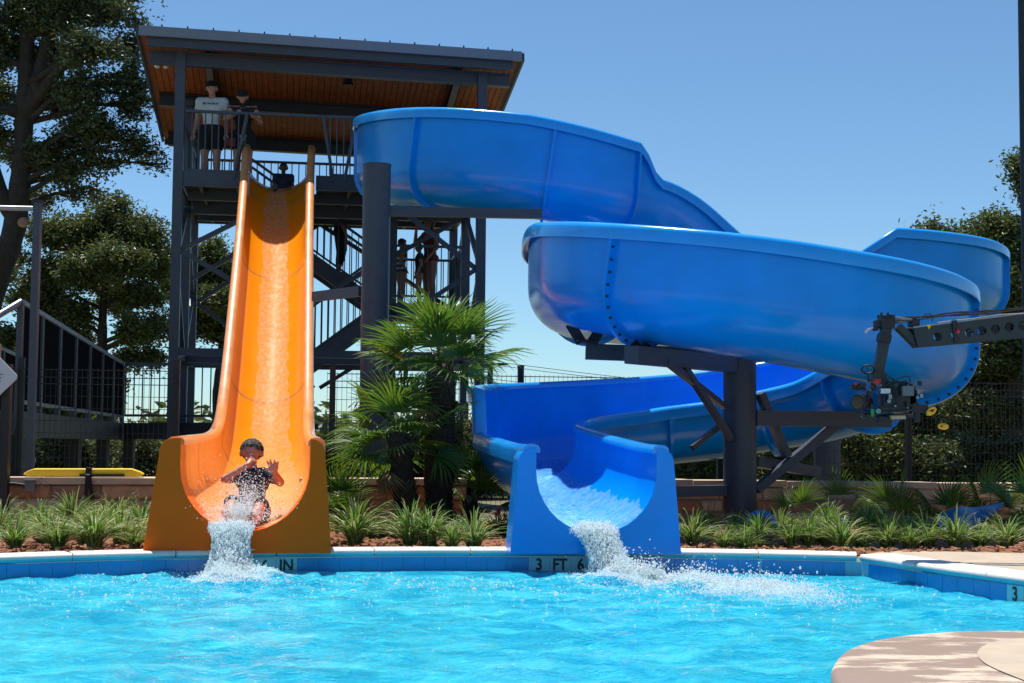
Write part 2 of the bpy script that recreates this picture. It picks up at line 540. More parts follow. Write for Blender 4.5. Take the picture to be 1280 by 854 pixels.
# ---------------------------------------------------------------- pool outline
WATER_Z = -0.155
_edge_px = [(0, 695), (90, 692), (180, 689.7), (300, 687.9), (412, 686.9), (530, 686.3), (640, 686.3), (750, 687), (850, 688.3), (960, 690), (1075, 692.8)]
E_far = [gnd(x, y) for x, y in _edge_px]
E_side = [gnd(1160, 705.6), gnd(1280, 721)]
_d = (E_side[1] - E_side[0]).normalized()
E_right = E_side + [E_side[1] + _d * 1.6, E_side[1] + _d * 3.2 + Vector((.3, 0, 0))]
E_left = [Vector((-9.5, 1.0, 0)), Vector((-8.6, 5.0, 0)), Vector((-6.6, 8.0, 0)), Vector((-4.9, 9.15, 0))]
POOL = E_left + E_far + E_right + [Vector((7.2, 3.5, 0)), Vector((7.5, -3, 0)), Vector((5, -7, 0)), Vector((-6, -7, 0)), Vector((-9, -4, 0))]

def flat_sheet(name, loops, z, m, kind='structure'):
    ls = [[Vector((p.x, p.y, 0)) for p in l] for l in loops]
    flat = [p for l in ls for p in l]
    tris = tessellate_polygon(ls)
    fs = []
    for a, b, c in tris:
        if (flat[b] - flat[a]).cross(flat[c] - flat[a]).z < 0:
            a, c = c, a
        fs.append((a, b, c))
    return mk(name, [(p.x, p.y, z) for p in flat], fs, m, kind=kind)

R_ = 900
flat_sheet('ground', [[Vector((-R_, -R_, 0)), Vector((R_, -R_, 0)), Vector((R_, R_, 0)), Vector((-R_, R_, 0))], POOL], -0.03, MT['ground'])

# walls of the basin, floor of the basin
wv, wf = [], []
for p in POOL:
    # basin wall stands 2 cm behind the front of the coping
    wv += [(p.x, p.y, -.056), (p.x, p.y, -1.2)]
nP = len(POOL)
for i in range(nP):
    j = (i + 1) % nP
    wf.append((2*i, 2*i+1, 2*j+1, 2*j))
pool_wall = mk('pool_wall', wv, wf, MT['grout'], kind='structure')
flat_sheet('pool_floor', [POOL], -1.2, MT['grout'])

def along(poly):
    s = [0.0]
    for a, b in zip(poly, poly[1:]):
        s.append(s[-1] + (b - a).length)
    def f(q):
        q = min(max(q, 0), s[-1] - 1e-6)
        for i in range(len(poly) - 1):
            if s[i + 1] >= q:
                t = (q - s[i]) / (s[i + 1] - s[i])
                return poly[i].lerp(poly[i + 1], t), (poly[i + 1] - poly[i]).normalized()
    return f, s[-1]

CORNER = gnd(1104, 697)             # where the far wall meets the side wall
far_line = [E_left[2], E_left[3]] + E_far
side_line = [E_far[-1]] + E_right
f_far, L_far = along(far_line)
f_side, L_side = along(side_line)

def nearest_s(f, L, p):
    best = min((((f(L * k / 2000)[0] - p).length, L * k / 2000) for k in range(2000)))
    return best[1]

# coping stones: bullnose front, one stone after the other
def coping_run(f, L, s0, s1, step, depth):
    n = max(1, round((s1 - s0) / step))
    w = (s1 - s0) / n
    prof = [(.0, -.055), (-.012, -.045), (-.02, -.028), (-.017, -.012), (-.008, -.002), (.01, .002), (depth, .003), (depth, -.055)]
    for k in range(n):
        a, b = s0 + k * w + .004, s0 + (k + 1) * w - .004
        vs, fs = [], []
        m = 3
        for i in range(m):
            p, t = f(a + (b - a) * i / (m - 1))
            nrm = Vector((-t.y, t.x, 0))
            dz = 0
            for u, v in prof:
                vs.append(p + nrm * u + Vector((0, 0, v)))
        q = len(prof)
        for i in range(m - 1):
            for j in range(q):
                j2 = (j + 1) % q
                fs.append((i*q+j, (i+1)*q+j, (i+1)*q+j2, i*q+j2))
        fs.append(tuple(range(q)))
        fs.append(tuple((m-1)*q + j for j in range(q))[::-1])
        mi = [1 if (k_ < (m-1)*q and k_ % q in (0, 1, 7)) else 0 for k_ in range(len(fs))]  # front faces get the teal with the water bounce in it
        mk('coping_stone', vs, fs, [MT['coping'], MT['coping_teal_bounce']], pool_wall, smooth=True, midx=mi, sharp=50)
coping_run(f_far, L_far, 0.0, L_far - .02, .69, .20)
coping_run(f_side, L_side, .02, L_side, .69, .27)

# waterline tiles; the depth markers take the place of tiles
def text_mesh(body, size, bold=.0):
    cu = bpy.data.curves.new('txt', 'FONT')
    cu.body = body
    cu.size = size
    cu.align_x = 'CENTER'
    cu.align_y = 'CENTER'
    cu.offset = bold
    cu.resolution_u = 4
    o = bpy.data.objects.new('txt', cu)
    COL.objects.link(o)
    dg = bpy.context.evaluated_depsgraph_get()
    me = bpy.data.meshes.new_from_object(o.evaluated_get(dg))
    vs = [v.co.copy() for v in me.vertices]
    fs = [tuple(p.vertices) for p in me.polygons]
    bpy.data.objects.remove(o); bpy.data.curves.remove(cu); bpy.data.meshes.remove(me)
    return vs, fs

TILE_H, TILE_T = .150, -.060
def tile_at(f, a, b, m, name='tile', text=None, proud=.010):
    p, t = f((a + b) / 2)
    nrm = Vector((-t.y, t.x, 0))              # away from the water
    c = p - nrm * (proud / 2 - .004) + Vector((0, 0, TILE_T - TILE_H / 2))
    b_ = MB().box(c, (b - a, proud, TILE_H), ax=(t, nrm, Vector((0, 0, 1))))
    o = b_.build(name, m, pool_wall)
    if text:
        vs, fs = text_mesh(text, .118, .0035)
        O = p - nrm * (proud - .004 + .0025) + Vector((0, 0, TILE_T - .055))
        mk('depth_number' if text[0].isdigit() else 'depth_lettering', [O + t * (v.x * .86) + Vector((0, 0, v.y)) for v in vs], fs, MT['ink'], o)
    return o

sA = nearest_s(f_far, L_far, gnd(276, 688)); sB = nearest_s(f_far, L_far, gnd(673.5, 686))
nAB = round((sB - sA) / .150)
TW = (sB - sA) / nAB
s_first = sA - TW * math.floor((sA - TW / 2) / TW) - TW / 2
marks = {}
kA = round((sA - TW / 2 - s_first) / TW); kB = kA + nAB
for k0 in (kA, kB):
    for i, s in enumerate(('3', 'FT', '6', 'IN')):
        marks[k0 + i] = s
k = 0
while s_first + (k + 1) * TW < L_far - .03:
    a, b = s_first + k * TW + .0015, s_first + (k + 1) * TW - .0015
    t = marks.get(k)
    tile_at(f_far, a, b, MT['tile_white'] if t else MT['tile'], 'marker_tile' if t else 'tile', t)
    k += 1
sC = nearest_s(f_side, L_side, gnd(1269, 719.7))
kc = 0
s0 = sC - TW / 2 - TW * math.floor((sC - TW / 2) / TW)
k = 0
m2 = {}
kC = round((sC - TW / 2 - s0) / TW)
for i, s in enumerate(('3', 'FT', '6', 'IN')):
    m2[kC + i] = s
while s0 + (k + 1) * TW < L_side:
    t = m2.get(k)
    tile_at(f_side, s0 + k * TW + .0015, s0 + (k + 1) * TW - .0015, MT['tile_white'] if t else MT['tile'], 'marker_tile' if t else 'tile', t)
    k += 1

# ---------------------------------------------------------------- water surface
rng = np.random.default_rng(3)
_wav = []
for i in range(64):
    lam = .065 * (12 ** rng.random())
    th = rng.normal(0, 1.0) - PI / 2
    _wav.append((2 * PI / lam * math.cos(th), 2 * PI / lam * math.sin(th), .0031 * lam ** .62, rng.random() * 2 * PI))
SPL_O = Vector((-1.83, 10.15, 0))
SPL_B = Vector((.76, 10.2, 0))
def wave(x, y):
    z = np.zeros_like(np.asarray(x, float))
    # slow warp keeps the crests from lining up
    wx = x + .10 * np.sin(1.7 * y + 1.1) + .06 * np.sin(3.1 * x - 2.3 * y)
    wy = y + .10 * np.sin(1.9 * x) + .05 * np.sin(4.1 * y + 1.7 * x)
    for kx, ky, a, p in _wav:
        z = z + a * np.sin(kx * wx + ky * wy + p)
    gain = 1.0
    for c in (SPL_O, SPL_B):
        r = np.hypot(x - c.x, y - c.y)
        gain = gain + 1.6 * np.exp(-(r / .8) ** 2)
        z = z + .012 * np.sin(15 * r - 1.0) * np.exp(-r / 1.0)
    edge = np.clip((11.0 - y) / .9, .18, 1)
    return z * gain * edge
xs = np.concatenate([np.array([-10, -8, -7, -6]), np.arange(-5.0, 5.0, .030), np.array([5.5, 6, 6.6, 7.2, 7.8])])
ys = np.concatenate([np.array([-8, -5, -2, 0, 1.2, 2.2]), np.arange(3.0, 11.15, .030)])
gx, gy = np.meshgrid(xs, ys)
fx, fy = gx.ravel(), gy.ravel()
zz = wave(fx, fy) + WATER_Z
nx, ny = len(xs), len(ys)
idx = np.arange(nx * ny).reshape(ny, nx)
qs = np.stack([idx[:-1, :-1], idx[:-1, 1:], idx[1:, 1:], idx[1:, :-1]], -1).reshape(-1, 4)
mk('pool_water', np.stack([fx, fy, zz], 1), qs.tolist(), MT['water'], smooth=True, sharp=0, kind='structure')

# ---------------------------------------------------------------- decks
bed_far = [gnd(1106, 687.5), gnd(1190, 688.5), gnd(1280, 690.5), Vector((6.5, 11.0, 0)), Vector((14, 11.2, 0))]
deck = E_right + [Vector((7.2, 3.5, 0)), Vector((7.5, -3, 0)), Vector((14, -3, 0))] + bed_far[::-1] + [E_far[-1] + Vector((.02, .0, 0))]
deck_cx = [E_far[-1]] + [p + Vector((.18, .22, 0)) for p in E_right]
flat_sheet('pool_deck', [deck], -0.006, MT['concrete'])

# unseen pale paving behind the camera, added to bounce fill light
sur = [Vector((-22, -24, 0)), Vector((24, -24, 0)), Vector((24, 3.0, 0)), Vector((14.01, 3.0, 0)), Vector((14.01, -3, 0)), Vector((7.5, -3, 0)), Vector((5, -7, 0)), Vector((-6, -7, 0)), Vector((-9, -4, 0)), Vector((-9.5, 1.0, 0)), Vector((-8.6, 5.0, 0)), Vector((-22, 6, 0))]
flat_sheet('bounce_surround', [sur], -0.010, MT['surround'])

# rounded peninsula of stone paving in the corner
pen_c = Vector((2.55, 4.75, 0))
def pen_outline(off):
    pts = []
    keys = [gnd(1290, 790), gnd(1240, 790.3), gnd(1185, 792), gnd(1130, 796.5), gnd(1085, 805), gnd(1058, 818), gnd(1047, 835), gnd(1052, 853), gnd(1085, 880), gnd(1160, 915), gnd(1290, 950)]
    sm, _ = catmull([[k.x, k.y] for k in keys], 6)
    c = np.array([2.6, 4.9])
    for i, p in enumerate(sm):
        a = sm[max(i-1, 0)]; b = sm[min(i+1, len(sm)-1)]
        t = (b - a) / (np.linalg.norm(b - a) + 1e-9)
        n = np.array([t[1], -t[0]])
        if n.dot(p - c) < 0:
            n = -n
        q = p + n * off
        pts.append(Vector((q[0], q[1], 0)))
    return pts + [Vector((6.6, 2.6, 0)), Vector((6.6, 6.3, 0))]
rings = [(.0, -.35), (.0, -.055), (.012, -.05), (.022, -.034), (.022, -.016), (.012, .0), (-.004, .006)]
vs, fs = [], []
for off, z in rings:
    vs += [(p.x, p.y, z) for p in pen_outline(off)]
m_ = len(pen_outline(0))
for r in range(len(rings) - 1):
    for i in range(m_):
        j = (i + 1) % m_
        fs.append((r*m_+i, r*m_+j, (r+1)*m_+j, (r+1)*m_+i))
top = [Vector((p[0], p[1], 0)) for p in vs[-m_:]]
o_ = (len(rings) - 1) * m_
for a, b, c in tessellate_polygon([top]):
    if (top[b] - top[a]).cross(top[c] - top[a]).z < 0:
        a, c = c, a
    fs.append((a + o_, b + o_, c + o_))
pen = mk('stone_peninsula', vs, fs, MT['wet_stone'], smooth=True, sharp=45, kind='structure')
ins_keys = [gnd(1300, 800), gnd(1262, 802), gnd(1235, 808), gnd(1222, 818), gnd(1228, 830), gnd(1250, 842), gnd(1300, 862)]
ins, _ = catmull([[k.x, k.y] for k in ins_keys], 5)
flat_sheet('pebble_paving', [[Vector((p[0], p[1], 0)) for p in ins] + [Vector((5.5, 3.6, 0)), Vector((5.5, 5.8, 0))]], .0105, MT['concrete'])

# ---------------------------------------------------------------- planting bed: mulch sheet and loose chips
from mathutils import noise as mnoise
def bed_z(x, y):
    return -.012 + .045 * mnoise.noise(Vector((x * 1.3, y * 1.3, 0))) + .02 * mnoise.noise(Vector((x * 6, y * 6, 3)))
far_xs = np.array([p.x for p in far_line] + [bed_far[1].x, bed_far[2].x, 6.5, 14])
far_ys = np.array([p.y + .19 for p in far_line] + [bed_far[1].y, bed_far[2].y, 11.0, 11.2])
def bed_front(x):
    return float(np.interp(x, far_xs, far_ys))
WALL = lambda x: 13.6 + (x + 3.9) * .18          # front face of the low stone wall
bx = np.arange(-6.4, 9.0, .09)
bv, bf = [], []
NB = 40
for x in bx:
    y0, y1 = bed_front(x), WALL(x) + .3
    for j in range(NB + 1):
        y = y0 + (y1 - y0) * (j / NB)
        z = bed_z(x, y)
        if j == 0: z = -.02
        if j == 1: z = min(z, .0)
        bv.append((x, y, z))
for i in range(len(bx) - 1):
    for j in range(NB):
        a = i * (NB + 1) + j
        bf.append((a, a + NB + 1, a + NB + 2, a + 1))
mk('planting_bed', bv, bf, MT['mulch'], smooth=True, sharp=0, kind='structure')
cb = MB()
for i in range(4200):
    x = random.uniform(-4.4, 5.2)
    y = bed_front(x) + .02 + (WALL(x) - bed_front(x) - .1) * random.random() ** 1.5
    z = bed_z(x, y) + random.uniform(.0, .014)
    a = random.uniform(0, PI)
    X = Vector((math.cos(a), math.sin(a), random.uniform(-.5, .5))).normalized()
    Y_ = X.orthogonal().normalized(); Z_ = X.cross(Y_)
    L_ = random.uniform(.03, .085)
    cb.box((x, y, z), (L_, random.uniform(.008, .022), .006), ax=(X, Y_, Z_))
cb.build('mulch_chips', MT['chip'], kind='stuff')

# ---------------------------------------------------------------- low stone wall with cap slabs
def stone_wall(label, x0, x1, top0, top1, seed):
    rg = random.Random(seed)
    d = Vector((1, .18, 0)).normalized(); nrm = Vector((-.18, 1, 0)).normalized()
    P0 = Vector((x0, WALL(x0), 0)); Lw = (Vector((x1, WALL(x1), 0)) - P0).length
    th = .34
    w = thing('stone_wall', label, 'wall', P0 + d * Lw / 2 + nrm * th / 2 + Vector((0, 0, -.05)))
    top = lambda s: top0 + (top1 - top0) * s / Lw
    # core of mortar, set back from the faces of the stones
    core = MB()
    core.box(P0 + d * (Lw / 2) + nrm * (th / 2) + Vector((0, 0, .13)), (Lw - .02, th - .035, .42), ax=(d, nrm, Vector((0, 0, 1))))
    core.build('mortar_core', MT['mortar'], w)
    stones = [MT['stone_cream'], MT['stone_tan'], MT['stone_cream'], MT['stone_brown'], MT['stone_tan'], MT['stone_rust']]
    courses = [(-.06, .10), (.112, .222), (.234, .352)]
    for ci, (za, zb) in enumerate(courses):
        s = -rg.uniform(0, .2)
        while s < Lw:
            l = rg.uniform(.22, .62)
            a, b = max(s, 0) + .006, min(s + l, Lw) - .006
            s += l
            if b - a < .07:
                continue
            pr = rg.uniform(-.006, .012)
            c = P0 + d * ((a + b) / 2) + nrm * (th / 2 - pr / 2 - .002) + Vector((0, 0, (za + zb) / 2))
            bm_ = MB()
            # face with a worn, pillowed edge: 12 + 10 triangles
            L2, h2, t2 = (b - a) / 2, (zb - za) / 2, th / 2 + pr / 2
            e = min(.014, h2 * .3)
            vs = []
            j = lambda q: rg.uniform(-q, q)
            for (u, v) in ((-1, -1), (1, -1), (1, 1), (-1, 1)):
                vs.append(c + d * (u * L2 + j(.004)) + Vector((0, 0, v * h2 + j(.003))) + nrm * (-t2 + .014))
            for (u, v) in ((-1, -1), (1, -1), (1, 1), (-1, 1)):
                vs.append(c + d * (u * (L2 - e) + j(.006)) + Vector((0, 0, v * (h2 - e) + j(.004))) + nrm * (-t2 + j(.005)))
            for (u, v) in ((-1, -1), (1, -1), (1, 1), (-1, 1)):
                vs.append(c + d * (u * L2) + Vector((0, 0, v * h2)) + nrm * t2)
            fs = [(4, 5, 6, 7), (8, 11, 10, 9)]
            for i in range(4):
                k2 = (i + 1) % 4
                fs += [(i, k2, 4 + k2, 4 + i), (8 + i, 8 + k2, k2, i)]
            bm_.add(vs, fs)
            bm_.build('stone', rg.choice(stones), w)
    # cap slabs
    s = 0
    while s < Lw - .05:
        l = min(rg.uniform(.75, 1.15), Lw - s)
        c = P0 + d * (s + l / 2) + nrm * (th / 2) + Vector((0, 0, top(s + l / 2) - .03))
        MB().box(c, (l - .008, th + .06, .06), jit=.002, ax=(d, nrm, Vector((0, 0, 1)))).build('cap_slab', MT['cap'], w)
        s += l
    return w
wall_a = stone_wall('low stone wall with tan cap slabs behind the grasses beside the orange slide', -7.6, -2.86, .42, .42, 11)
wall_b = stone_wall('short stretch of rust stone wall behind the two palm trunks', -1.98, -.42, .42, .425, 12)
wall_c = stone_wall('long shaded stone wall under the blue spiral slide', .86, 9.2, .43, .37, 13)

# ---------------------------------------------------------------- welded mesh fence
FENCE = lambda x: 15.75 + (x + 4.3) * .133
def mesh_fence(label, x0, x1, posts, top=1.50):
    d = Vector((1, .133, 0)).normalized()
    t = thing('mesh_fence', label, 'fence', ((x0 + x1) / 2, FENCE((x0 + x1) / 2), -.03))
    for px_ in posts:
        MB().box((px_, FENCE(px_) + .06, .78), (.065, .065, 1.66), rz=math.atan(.133)).build('post', MT['black'], t)
        MB().box((px_, FENCE(px_) + .06, 1.6175), (.072, .072, .015), rz=math.atan(.133)).build('post_cap', MT['black'], t)
    edges = sorted([x0] + [p for p in posts if x0 + .2 < p < x1 - .2] + [x1])
    for a, b in zip(edges, edges[1:]):
        w = MB()
        n = int((b - a) / .052)
        for i in range(n + 1):
            x = a + (b - a) * i / n
            w.bar((x, FENCE(x), .03), (x, FENCE(x), top + .02), .0042)
        zs = [.05, .18, .31, .44, .57, .70, .83, .96, 1.09, 1.22, 1.35, 1.42, top]
        for z in zs:
            w.bar((a, FENCE(a) - .006, z), (b, FENCE(b) - .006, z), .006 if z < 1.3 else .009)
        w.build('wire_panel', MT['black'], t, kind='stuff')
    return t
mesh_fence('black welded wire fence in front of the steel walkway', -7.6, -3.55, [-7.4, -5.2, -3.6])
mesh_fence('black welded wire fence behind the palms and the blue slide', -2.0, 9.4, [-1.95, .10, 2.35, 4.55, 6.9, 9.2])
# ---------------------------------------------------------------- open flumes
def profile(w, hi, ho, b, t=.0):
    """U-shaped half-open cross-section (u, v); t grows it outwards."""
    W, B = w + t, b + t
    pts = []
    for k in range(4):
        pts.append((-W, b + (hi - b) * (1 - k / 4)))
    n = 16
    for k in range(n + 1):
        a = PI + PI * k / n
        pts.append((W * math.cos(a), b + B * math.sin(a)))
    for k in range(1, 5):
        pts.append((W, b + (ho - b) * k / 4))
    return pts

class Path:
    def __init__(self, ctrl, n, ho, hi, w=.47, b=.42):
        S, self.t = catmull(ctrl, n)
        self.c = [Vector(p) for p in S]
        m = len(self.c)
        self.T, self.Rt, self.N = [], [], []
        for i in range(m):
            t = (self.c[min(i+1, m-1)] - self.c[max(i-1, 0)]).normalized()
            r = Vector((t.y, -t.x, 0)).normalized()
            self.T.append(t); self.Rt.append(r); self.N.append(r.cross(t).normalized())
        g = lambda q: np.interp(self.t, [a for a, _ in q], [v for _, v in q]) if isinstance(q, list) else np.full(m, q)
        self.ho, self.hi, self.w, self.b = g(ho), g(hi), g(w), g(b)
    def idx(self, t):
        return int(np.argmin(np.abs(self.t - t)))
    def pt(self, i, u, v):
        return self.c[i] + self.Rt[i] * u + self.N[i] * v
    def section(self, i0, i1, name, m, parent, th=.025):
        vs, fs = [], []
        q = None
        for i in range(i0, i1 + 1):
            b = min(self.b[i], self.hi[i] - .02, self.ho[i] - .02)
            a1 = profile(self.w[i], self.hi[i], self.ho[i], b)
            a2 = profile(self.w[i], self.hi[i], self.ho[i], b, th)
            ring = a1 + a2[::-1]
            q = len(ring)
            vs += [self.pt(i, u, v) for u, v in ring]
        for i in range(i1 - i0):
            for j in range(q):
                j2 = (j + 1) % q
                fs.append((i*q+j, i*q+j2, (i+1)*q+j2, (i+1)*q+j))
        h = q // 2
        for base, fl in ((0, 0), ((i1 - i0) * q, 1)):
            for j in range(h - 1):
                f = (base + j, base + q - 1 - j, base + q - 2 - j, base + j + 1)
                fs.append(f[::-1] if fl else f)
        return mk(name, vs, fs, m, parent, smooth=True, sharp=40)
    def lip(self, i0, i1, side, name, m, parent, s=1.0):
        prof = [(-.028, -.02), (-.028, .012), (-.012, .034), (.018, .044), (.062, .040), (.088, .022), (.096, -.004), (.096, -.095), (.080, -.095), (.076, -.02), (.05, .0), (.03, -.02)]
        vs, fs = [], []
        q = len(prof)
        for i in range(i0, i1 + 1):
            h = self.ho[i] if side > 0 else self.hi[i]
            for u, v in prof:
                vs.append(self.pt(i, side * (self.w[i] + u * s), h + v * s))
        for i in range(i1 - i0):
            for j in range(q):
                j2 = (j + 1) % q
                f = (i*q+j, i*q+j2, (i+1)*q+j2, (i+1)*q+j)
                fs.append(f if side < 0 else f[::-1])
        a = tuple(range(q)); e = tuple((i1 - i0) * q + j for j in range(q))
        fs += [a[::-1], e] if side < 0 else [a, e[::-1]]
        return mk(name, vs, fs, m, parent, smooth=True, sharp=50)
    def flange(self, i, m, parent, wide=.075, th=.034, bolts=None):
        """Bolted joint between two flume sections: a rib round the outside."""
        b = min(self.b[i], self.hi[i] - .02, self.ho[i] - .02)
        hh, oo = self.hi[i] - .05, self.ho[i] - .05
        a1 = profile(self.w[i], hh, oo, b, .018)
        a2 = profile(self.w[i], hh, oo, b, .018 + wide)
        vs, fs = [], []
        n = len(a1)
        T = self.T[i]
        for d in (-th / 2, th / 2):
            for u, v in a1: vs.append(self.pt(i, u, v) + T * d)
            for u, v in a2: vs.append(self.pt(i, u, v) + T * d)
        for j in range(n - 1):
            fs += [(j, j+1, n+j+1, n+j), (2*n+j+1, 2*n+j, 3*n+j, 3*n+j+1), (n+j, n+j+1, 3*n+j+1, 3*n+j), (j+1, j, 2*n+j, 2*n+j+1)]
        fs += [(0, n, 3*n, 2*n), (n-1, 3*n-1, 4*n-1, 2*n-1)]
        o = mk('joint_flange', vs, fs, m, parent, smooth=True, sharp=35)
        if bolts:
            bb = MB()
            mids = profile(self.w[i], hh, oo, b, .018 + wide * .62)
            for j in range(0, n):
                p = self.pt(i, *mids[j])
                for sg in (-1, 1):
                    bb.bar(p + T * sg * (th / 2), p + T * sg * (th / 2 + .016), .02)
            bb.build('bolts', MT['steel_dark'], o, kind='stuff')
        return o

# ---------------------------------------------------------------- exits that hang over the pool edge
def exit_front(name, O, X, back, outline, depth, m, parent, bev=.045):
    """U-shaped end wall of a flume: `outline` is (u, v) in the plane of its front, extruded along `back`."""
    b = MB().prism(outline, O, X, Vector((0, 0, 1)), back * depth)
    o = b.build(name, m, parent, smooth=True, sharp=30)
    bm = bmesh.new(); bm.from_mesh(o.data)
    bmesh.ops.recalc_face_normals(bm, faces=bm.faces)
    bm.to_mesh(o.data); bm.free()
    md = o.modifiers.new('bevel', 'BEVEL')
    md.width = bev; md.segments = 4; md.limit_method = 'ANGLE'; md.angle_limit = math.radians(50)
    md.use_clamp_overlap = True
    wn2 = o.modifiers.new('weighted', 'WEIGHTED_NORMAL'); wn2.weight = 100; wn2.keep_sharp = False
    return o

def u_outline(hw_base, hw_top, top, w, b, floor, base=-.02, left=None, r=.13):
    lb, lt = left or (hw_base, hw_top)
    """Block with a U-shaped cut; w is the half width of the cut, b its bottom radius, floor the height of its lowest point."""
    pts = []
    n = 18
    for k in range(n + 1):                        # down the cut and up again, from left to right
        a = PI + PI * k / n
        pts.append((w * math.cos(a), floor + b + b * math.sin(a)))
    L = [(-w, top - .0)] if top > floor + b + .02 else []
    Rr = [(w, top - .0)] if top > floor + b + .02 else []
    cut = L + pts + Rr
    # shoulders: rounded outwards and down
    def shoulder(sg):
        q = []
        for k in range(6):
            a = PI / 2 * k / 5
            q.append((sg * ((hw_top if sg > 0 else lt) - r + r * math.sin(a)), top - r + r * math.cos(a)))
        return q
    out = cut + shoulder(1) + [(hw_base, base), (-lb, base)] + shoulder(-1)[::-1]
    return out

# ================================================================ ORANGE SLIDE
AX = math.radians(8.3)
odir = Vector((-math.sin(AX), math.cos(AX), 0))        # away from the pool
oX = Vector((math.cos(AX), math.sin(AX), 0))
ex = gnd(305, 688)
OZ = lambda s, z: Vector((ex.x, ex.y, 0)) + odir * s + Vector((0, 0, z))
orange = thing('water_slide', 'steep straight orange water slide dropping from the tower into the pool', 'water slide', OZ(.3, -.02))
prof_o = [(0.0, .14), (1.0, .15), (2.4, .16), (4.0, .18), (5.4, .25), (6.4, .42), (7.2, .74), (8.2, 1.32), (9.5, 2.17), (10.9, 3.10), (12.2, 3.98), (13.0, 4.52), (13.5, 4.80), (14.1, 4.96)]
ctrl = [tuple(OZ(s, z)) for s, z in prof_o][::-1]
po = Path(ctrl, 8, ho=[(0, .70), (1.5, .64), (13, .62)], hi=[(0, .70), (1.5, .64), (13, .62)], w=[(0, .50), (4, .46), (10, .46), (12.2, .46), (13, .47)], b=.42)
cuts = [0, po.idx(2.0), po.idx(4.0), po.idx(6.1), po.idx(8.2), po.idx(11.2), po.idx(12.85)]
for a, b in zip(cuts, cuts[1:]):
    po.section(a, b, 'flume_section', MT['orange'], orange)
    po.lip(a, b, -1, 'slide_rim', MT['orange_lip'], orange)
    po.lip(a, b, 1, 'slide_rim', MT['orange_lip'], orange)
for c in cuts[1:-1]:
    po.flange(c, MT['orange'], orange)
    # narrow seam inside the flume where two sections meet
    bb = min(po.b[c], po.hi[c] - .02)
    s1 = profile(po.w[c], po.hi[c] - .02, po.ho[c] - .02, bb, -.0035)
    vs, fs = [], []
    for d in (-.008, .008):
        vs += [po.pt(c, u, v) + po.T[c] * d for u, v in s1]
    n_ = len(s1)
    fs = [(j, n_ + j, n_ + j + 1, j + 1) for j in range(n_ - 1)]
    mk('section_seam', vs, fs, MT['flange'], orange, smooth=True)
out_o = u_outline(.615, .560, .795, .455, .46, .135, base=-.02, left=(.70, .60), r=.10)
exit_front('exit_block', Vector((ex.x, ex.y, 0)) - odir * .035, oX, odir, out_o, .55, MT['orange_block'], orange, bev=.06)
# running water: a thin rippled sheet down the middle of the flume
def running_sheet(P, i0, i1, half, m, label, cat, name, sub=5, nu=15, amp=.006, lift=.010, seed=5, off=None):
    rg = np.random.default_rng(seed)
    vs, fs = [], []
    nr = (i1 - i0) * sub + 1
    hw = np.interp(np.arange(nr), np.linspace(0, nr - 1, len(half)), half)
    of = np.zeros(nr) if off is None else np.interp(np.arange(nr), np.linspace(0, nr - 1, len(off)), off)
    jl = 0
    for r in range(nr):
        q = i0 + r / sub
        i = min(int(q), i1 - 1); f = q - i
        c = P.c[i].lerp(P.c[i+1], f); Rt = P.Rt[i].lerp(P.Rt[i+1], f).normalized(); Nn = P.N[i].lerp(P.N[i+1], f).normalized()
        w = P.w[i] + (P.w[i+1] - P.w[i]) * f
        b = min(P.b[i], P.hi[i] - .02)
        jl = .8 * jl + rg.normal(0, .008)
        for k in range(nu):
            u = of[r] + (k / (nu - 1) * 2 - 1) * (hw[r] + jl)
            u = max(-w * .97, min(w * .97, u))
            v = b - b * math.sqrt(max(0, 1 - (u / w) ** 2))
            edge = 1 - abs(k / (nu - 1) * 2 - 1) ** 3
            v += lift * (.3 + .7 * edge) + rg.normal(0, amp) * edge
            vs.append(c + Rt * u + Nn * v)
    for r in range(nr - 1):
        for k in range(nu - 1):
            a = r * nu + k
            fs.append((a, a + nu, a + nu + 1, a + 1))
    o = mk(name, vs, fs, m, None, smooth=True, sharp=0, origin=vs[0])
    o['kind'] = 'stuff'
    return o
running_sheet(po, po.idx(.2), len(po.c) - 1, [.12, .15, .17, .19, .20, .20, .22, .26, .33, .40, .42, .42, .42], MT['sheet_orange'], '', '', 'running_water', sub=4, nu=21, amp=.0042, seed=4,
              off=[.02, .02, .02, 0, -.02, -.04, -.05, -.04, -.02, 0, 0, 0, 0])

# ================================================================ BLUE SLIDE
hc = Vector((2.27, 14.2)); hr = 1.57
def hel(deg, z, r=hr, dx=0, dy=0):
    a = math.radians(deg)
    return (hc.x + r * math.cos(a) + dx, hc.y + r * math.sin(a) + dy, z)
B = [(-1.80, 24.5, 4.72), (-1.83, 22.9, 4.46), (-1.72, 21.0, 4.16), (-1.02, 19.60, 3.92), (.1, 19.1, 3.72), (1.15, 19.2, 3.57), (1.85, 19.55, 3.46),
     (2.75, 19.8, 2.88), (3.9, 19.75, 2.66), (4.85, 19.38, 2.58), (5.95, 19.85, 2.52), (6.42, 20.95, 2.44), (5.95, 22.05, 2.37), (4.85, 22.5, 2.31), (3.2, 22.3, 2.25),
     (1.8, 20.95, 2.18), (1.0, 19.0, 2.10), (.74, 17.2, 2.03), (.66, 15.7, 1.96),
     hel(180, 1.89), hel(205, 1.80), hel(230, 1.68), hel(255, 1.56), hel(280, 1.44), hel(305, 1.34), hel(330, 1.25), hel(355, 1.15), hel(380, 1.04), hel(405, .86), hel(430, .74), hel(452, .64, 1.57),
     (1.25, 15.66, .53), (.42, 15.0, .44), (.14, 13.95, .36), (.27, 12.85, .27), (.46, 11.9, .19), (.555, 11.35, .15), (.622, 10.84, .13)]
tE = len(B) - 1
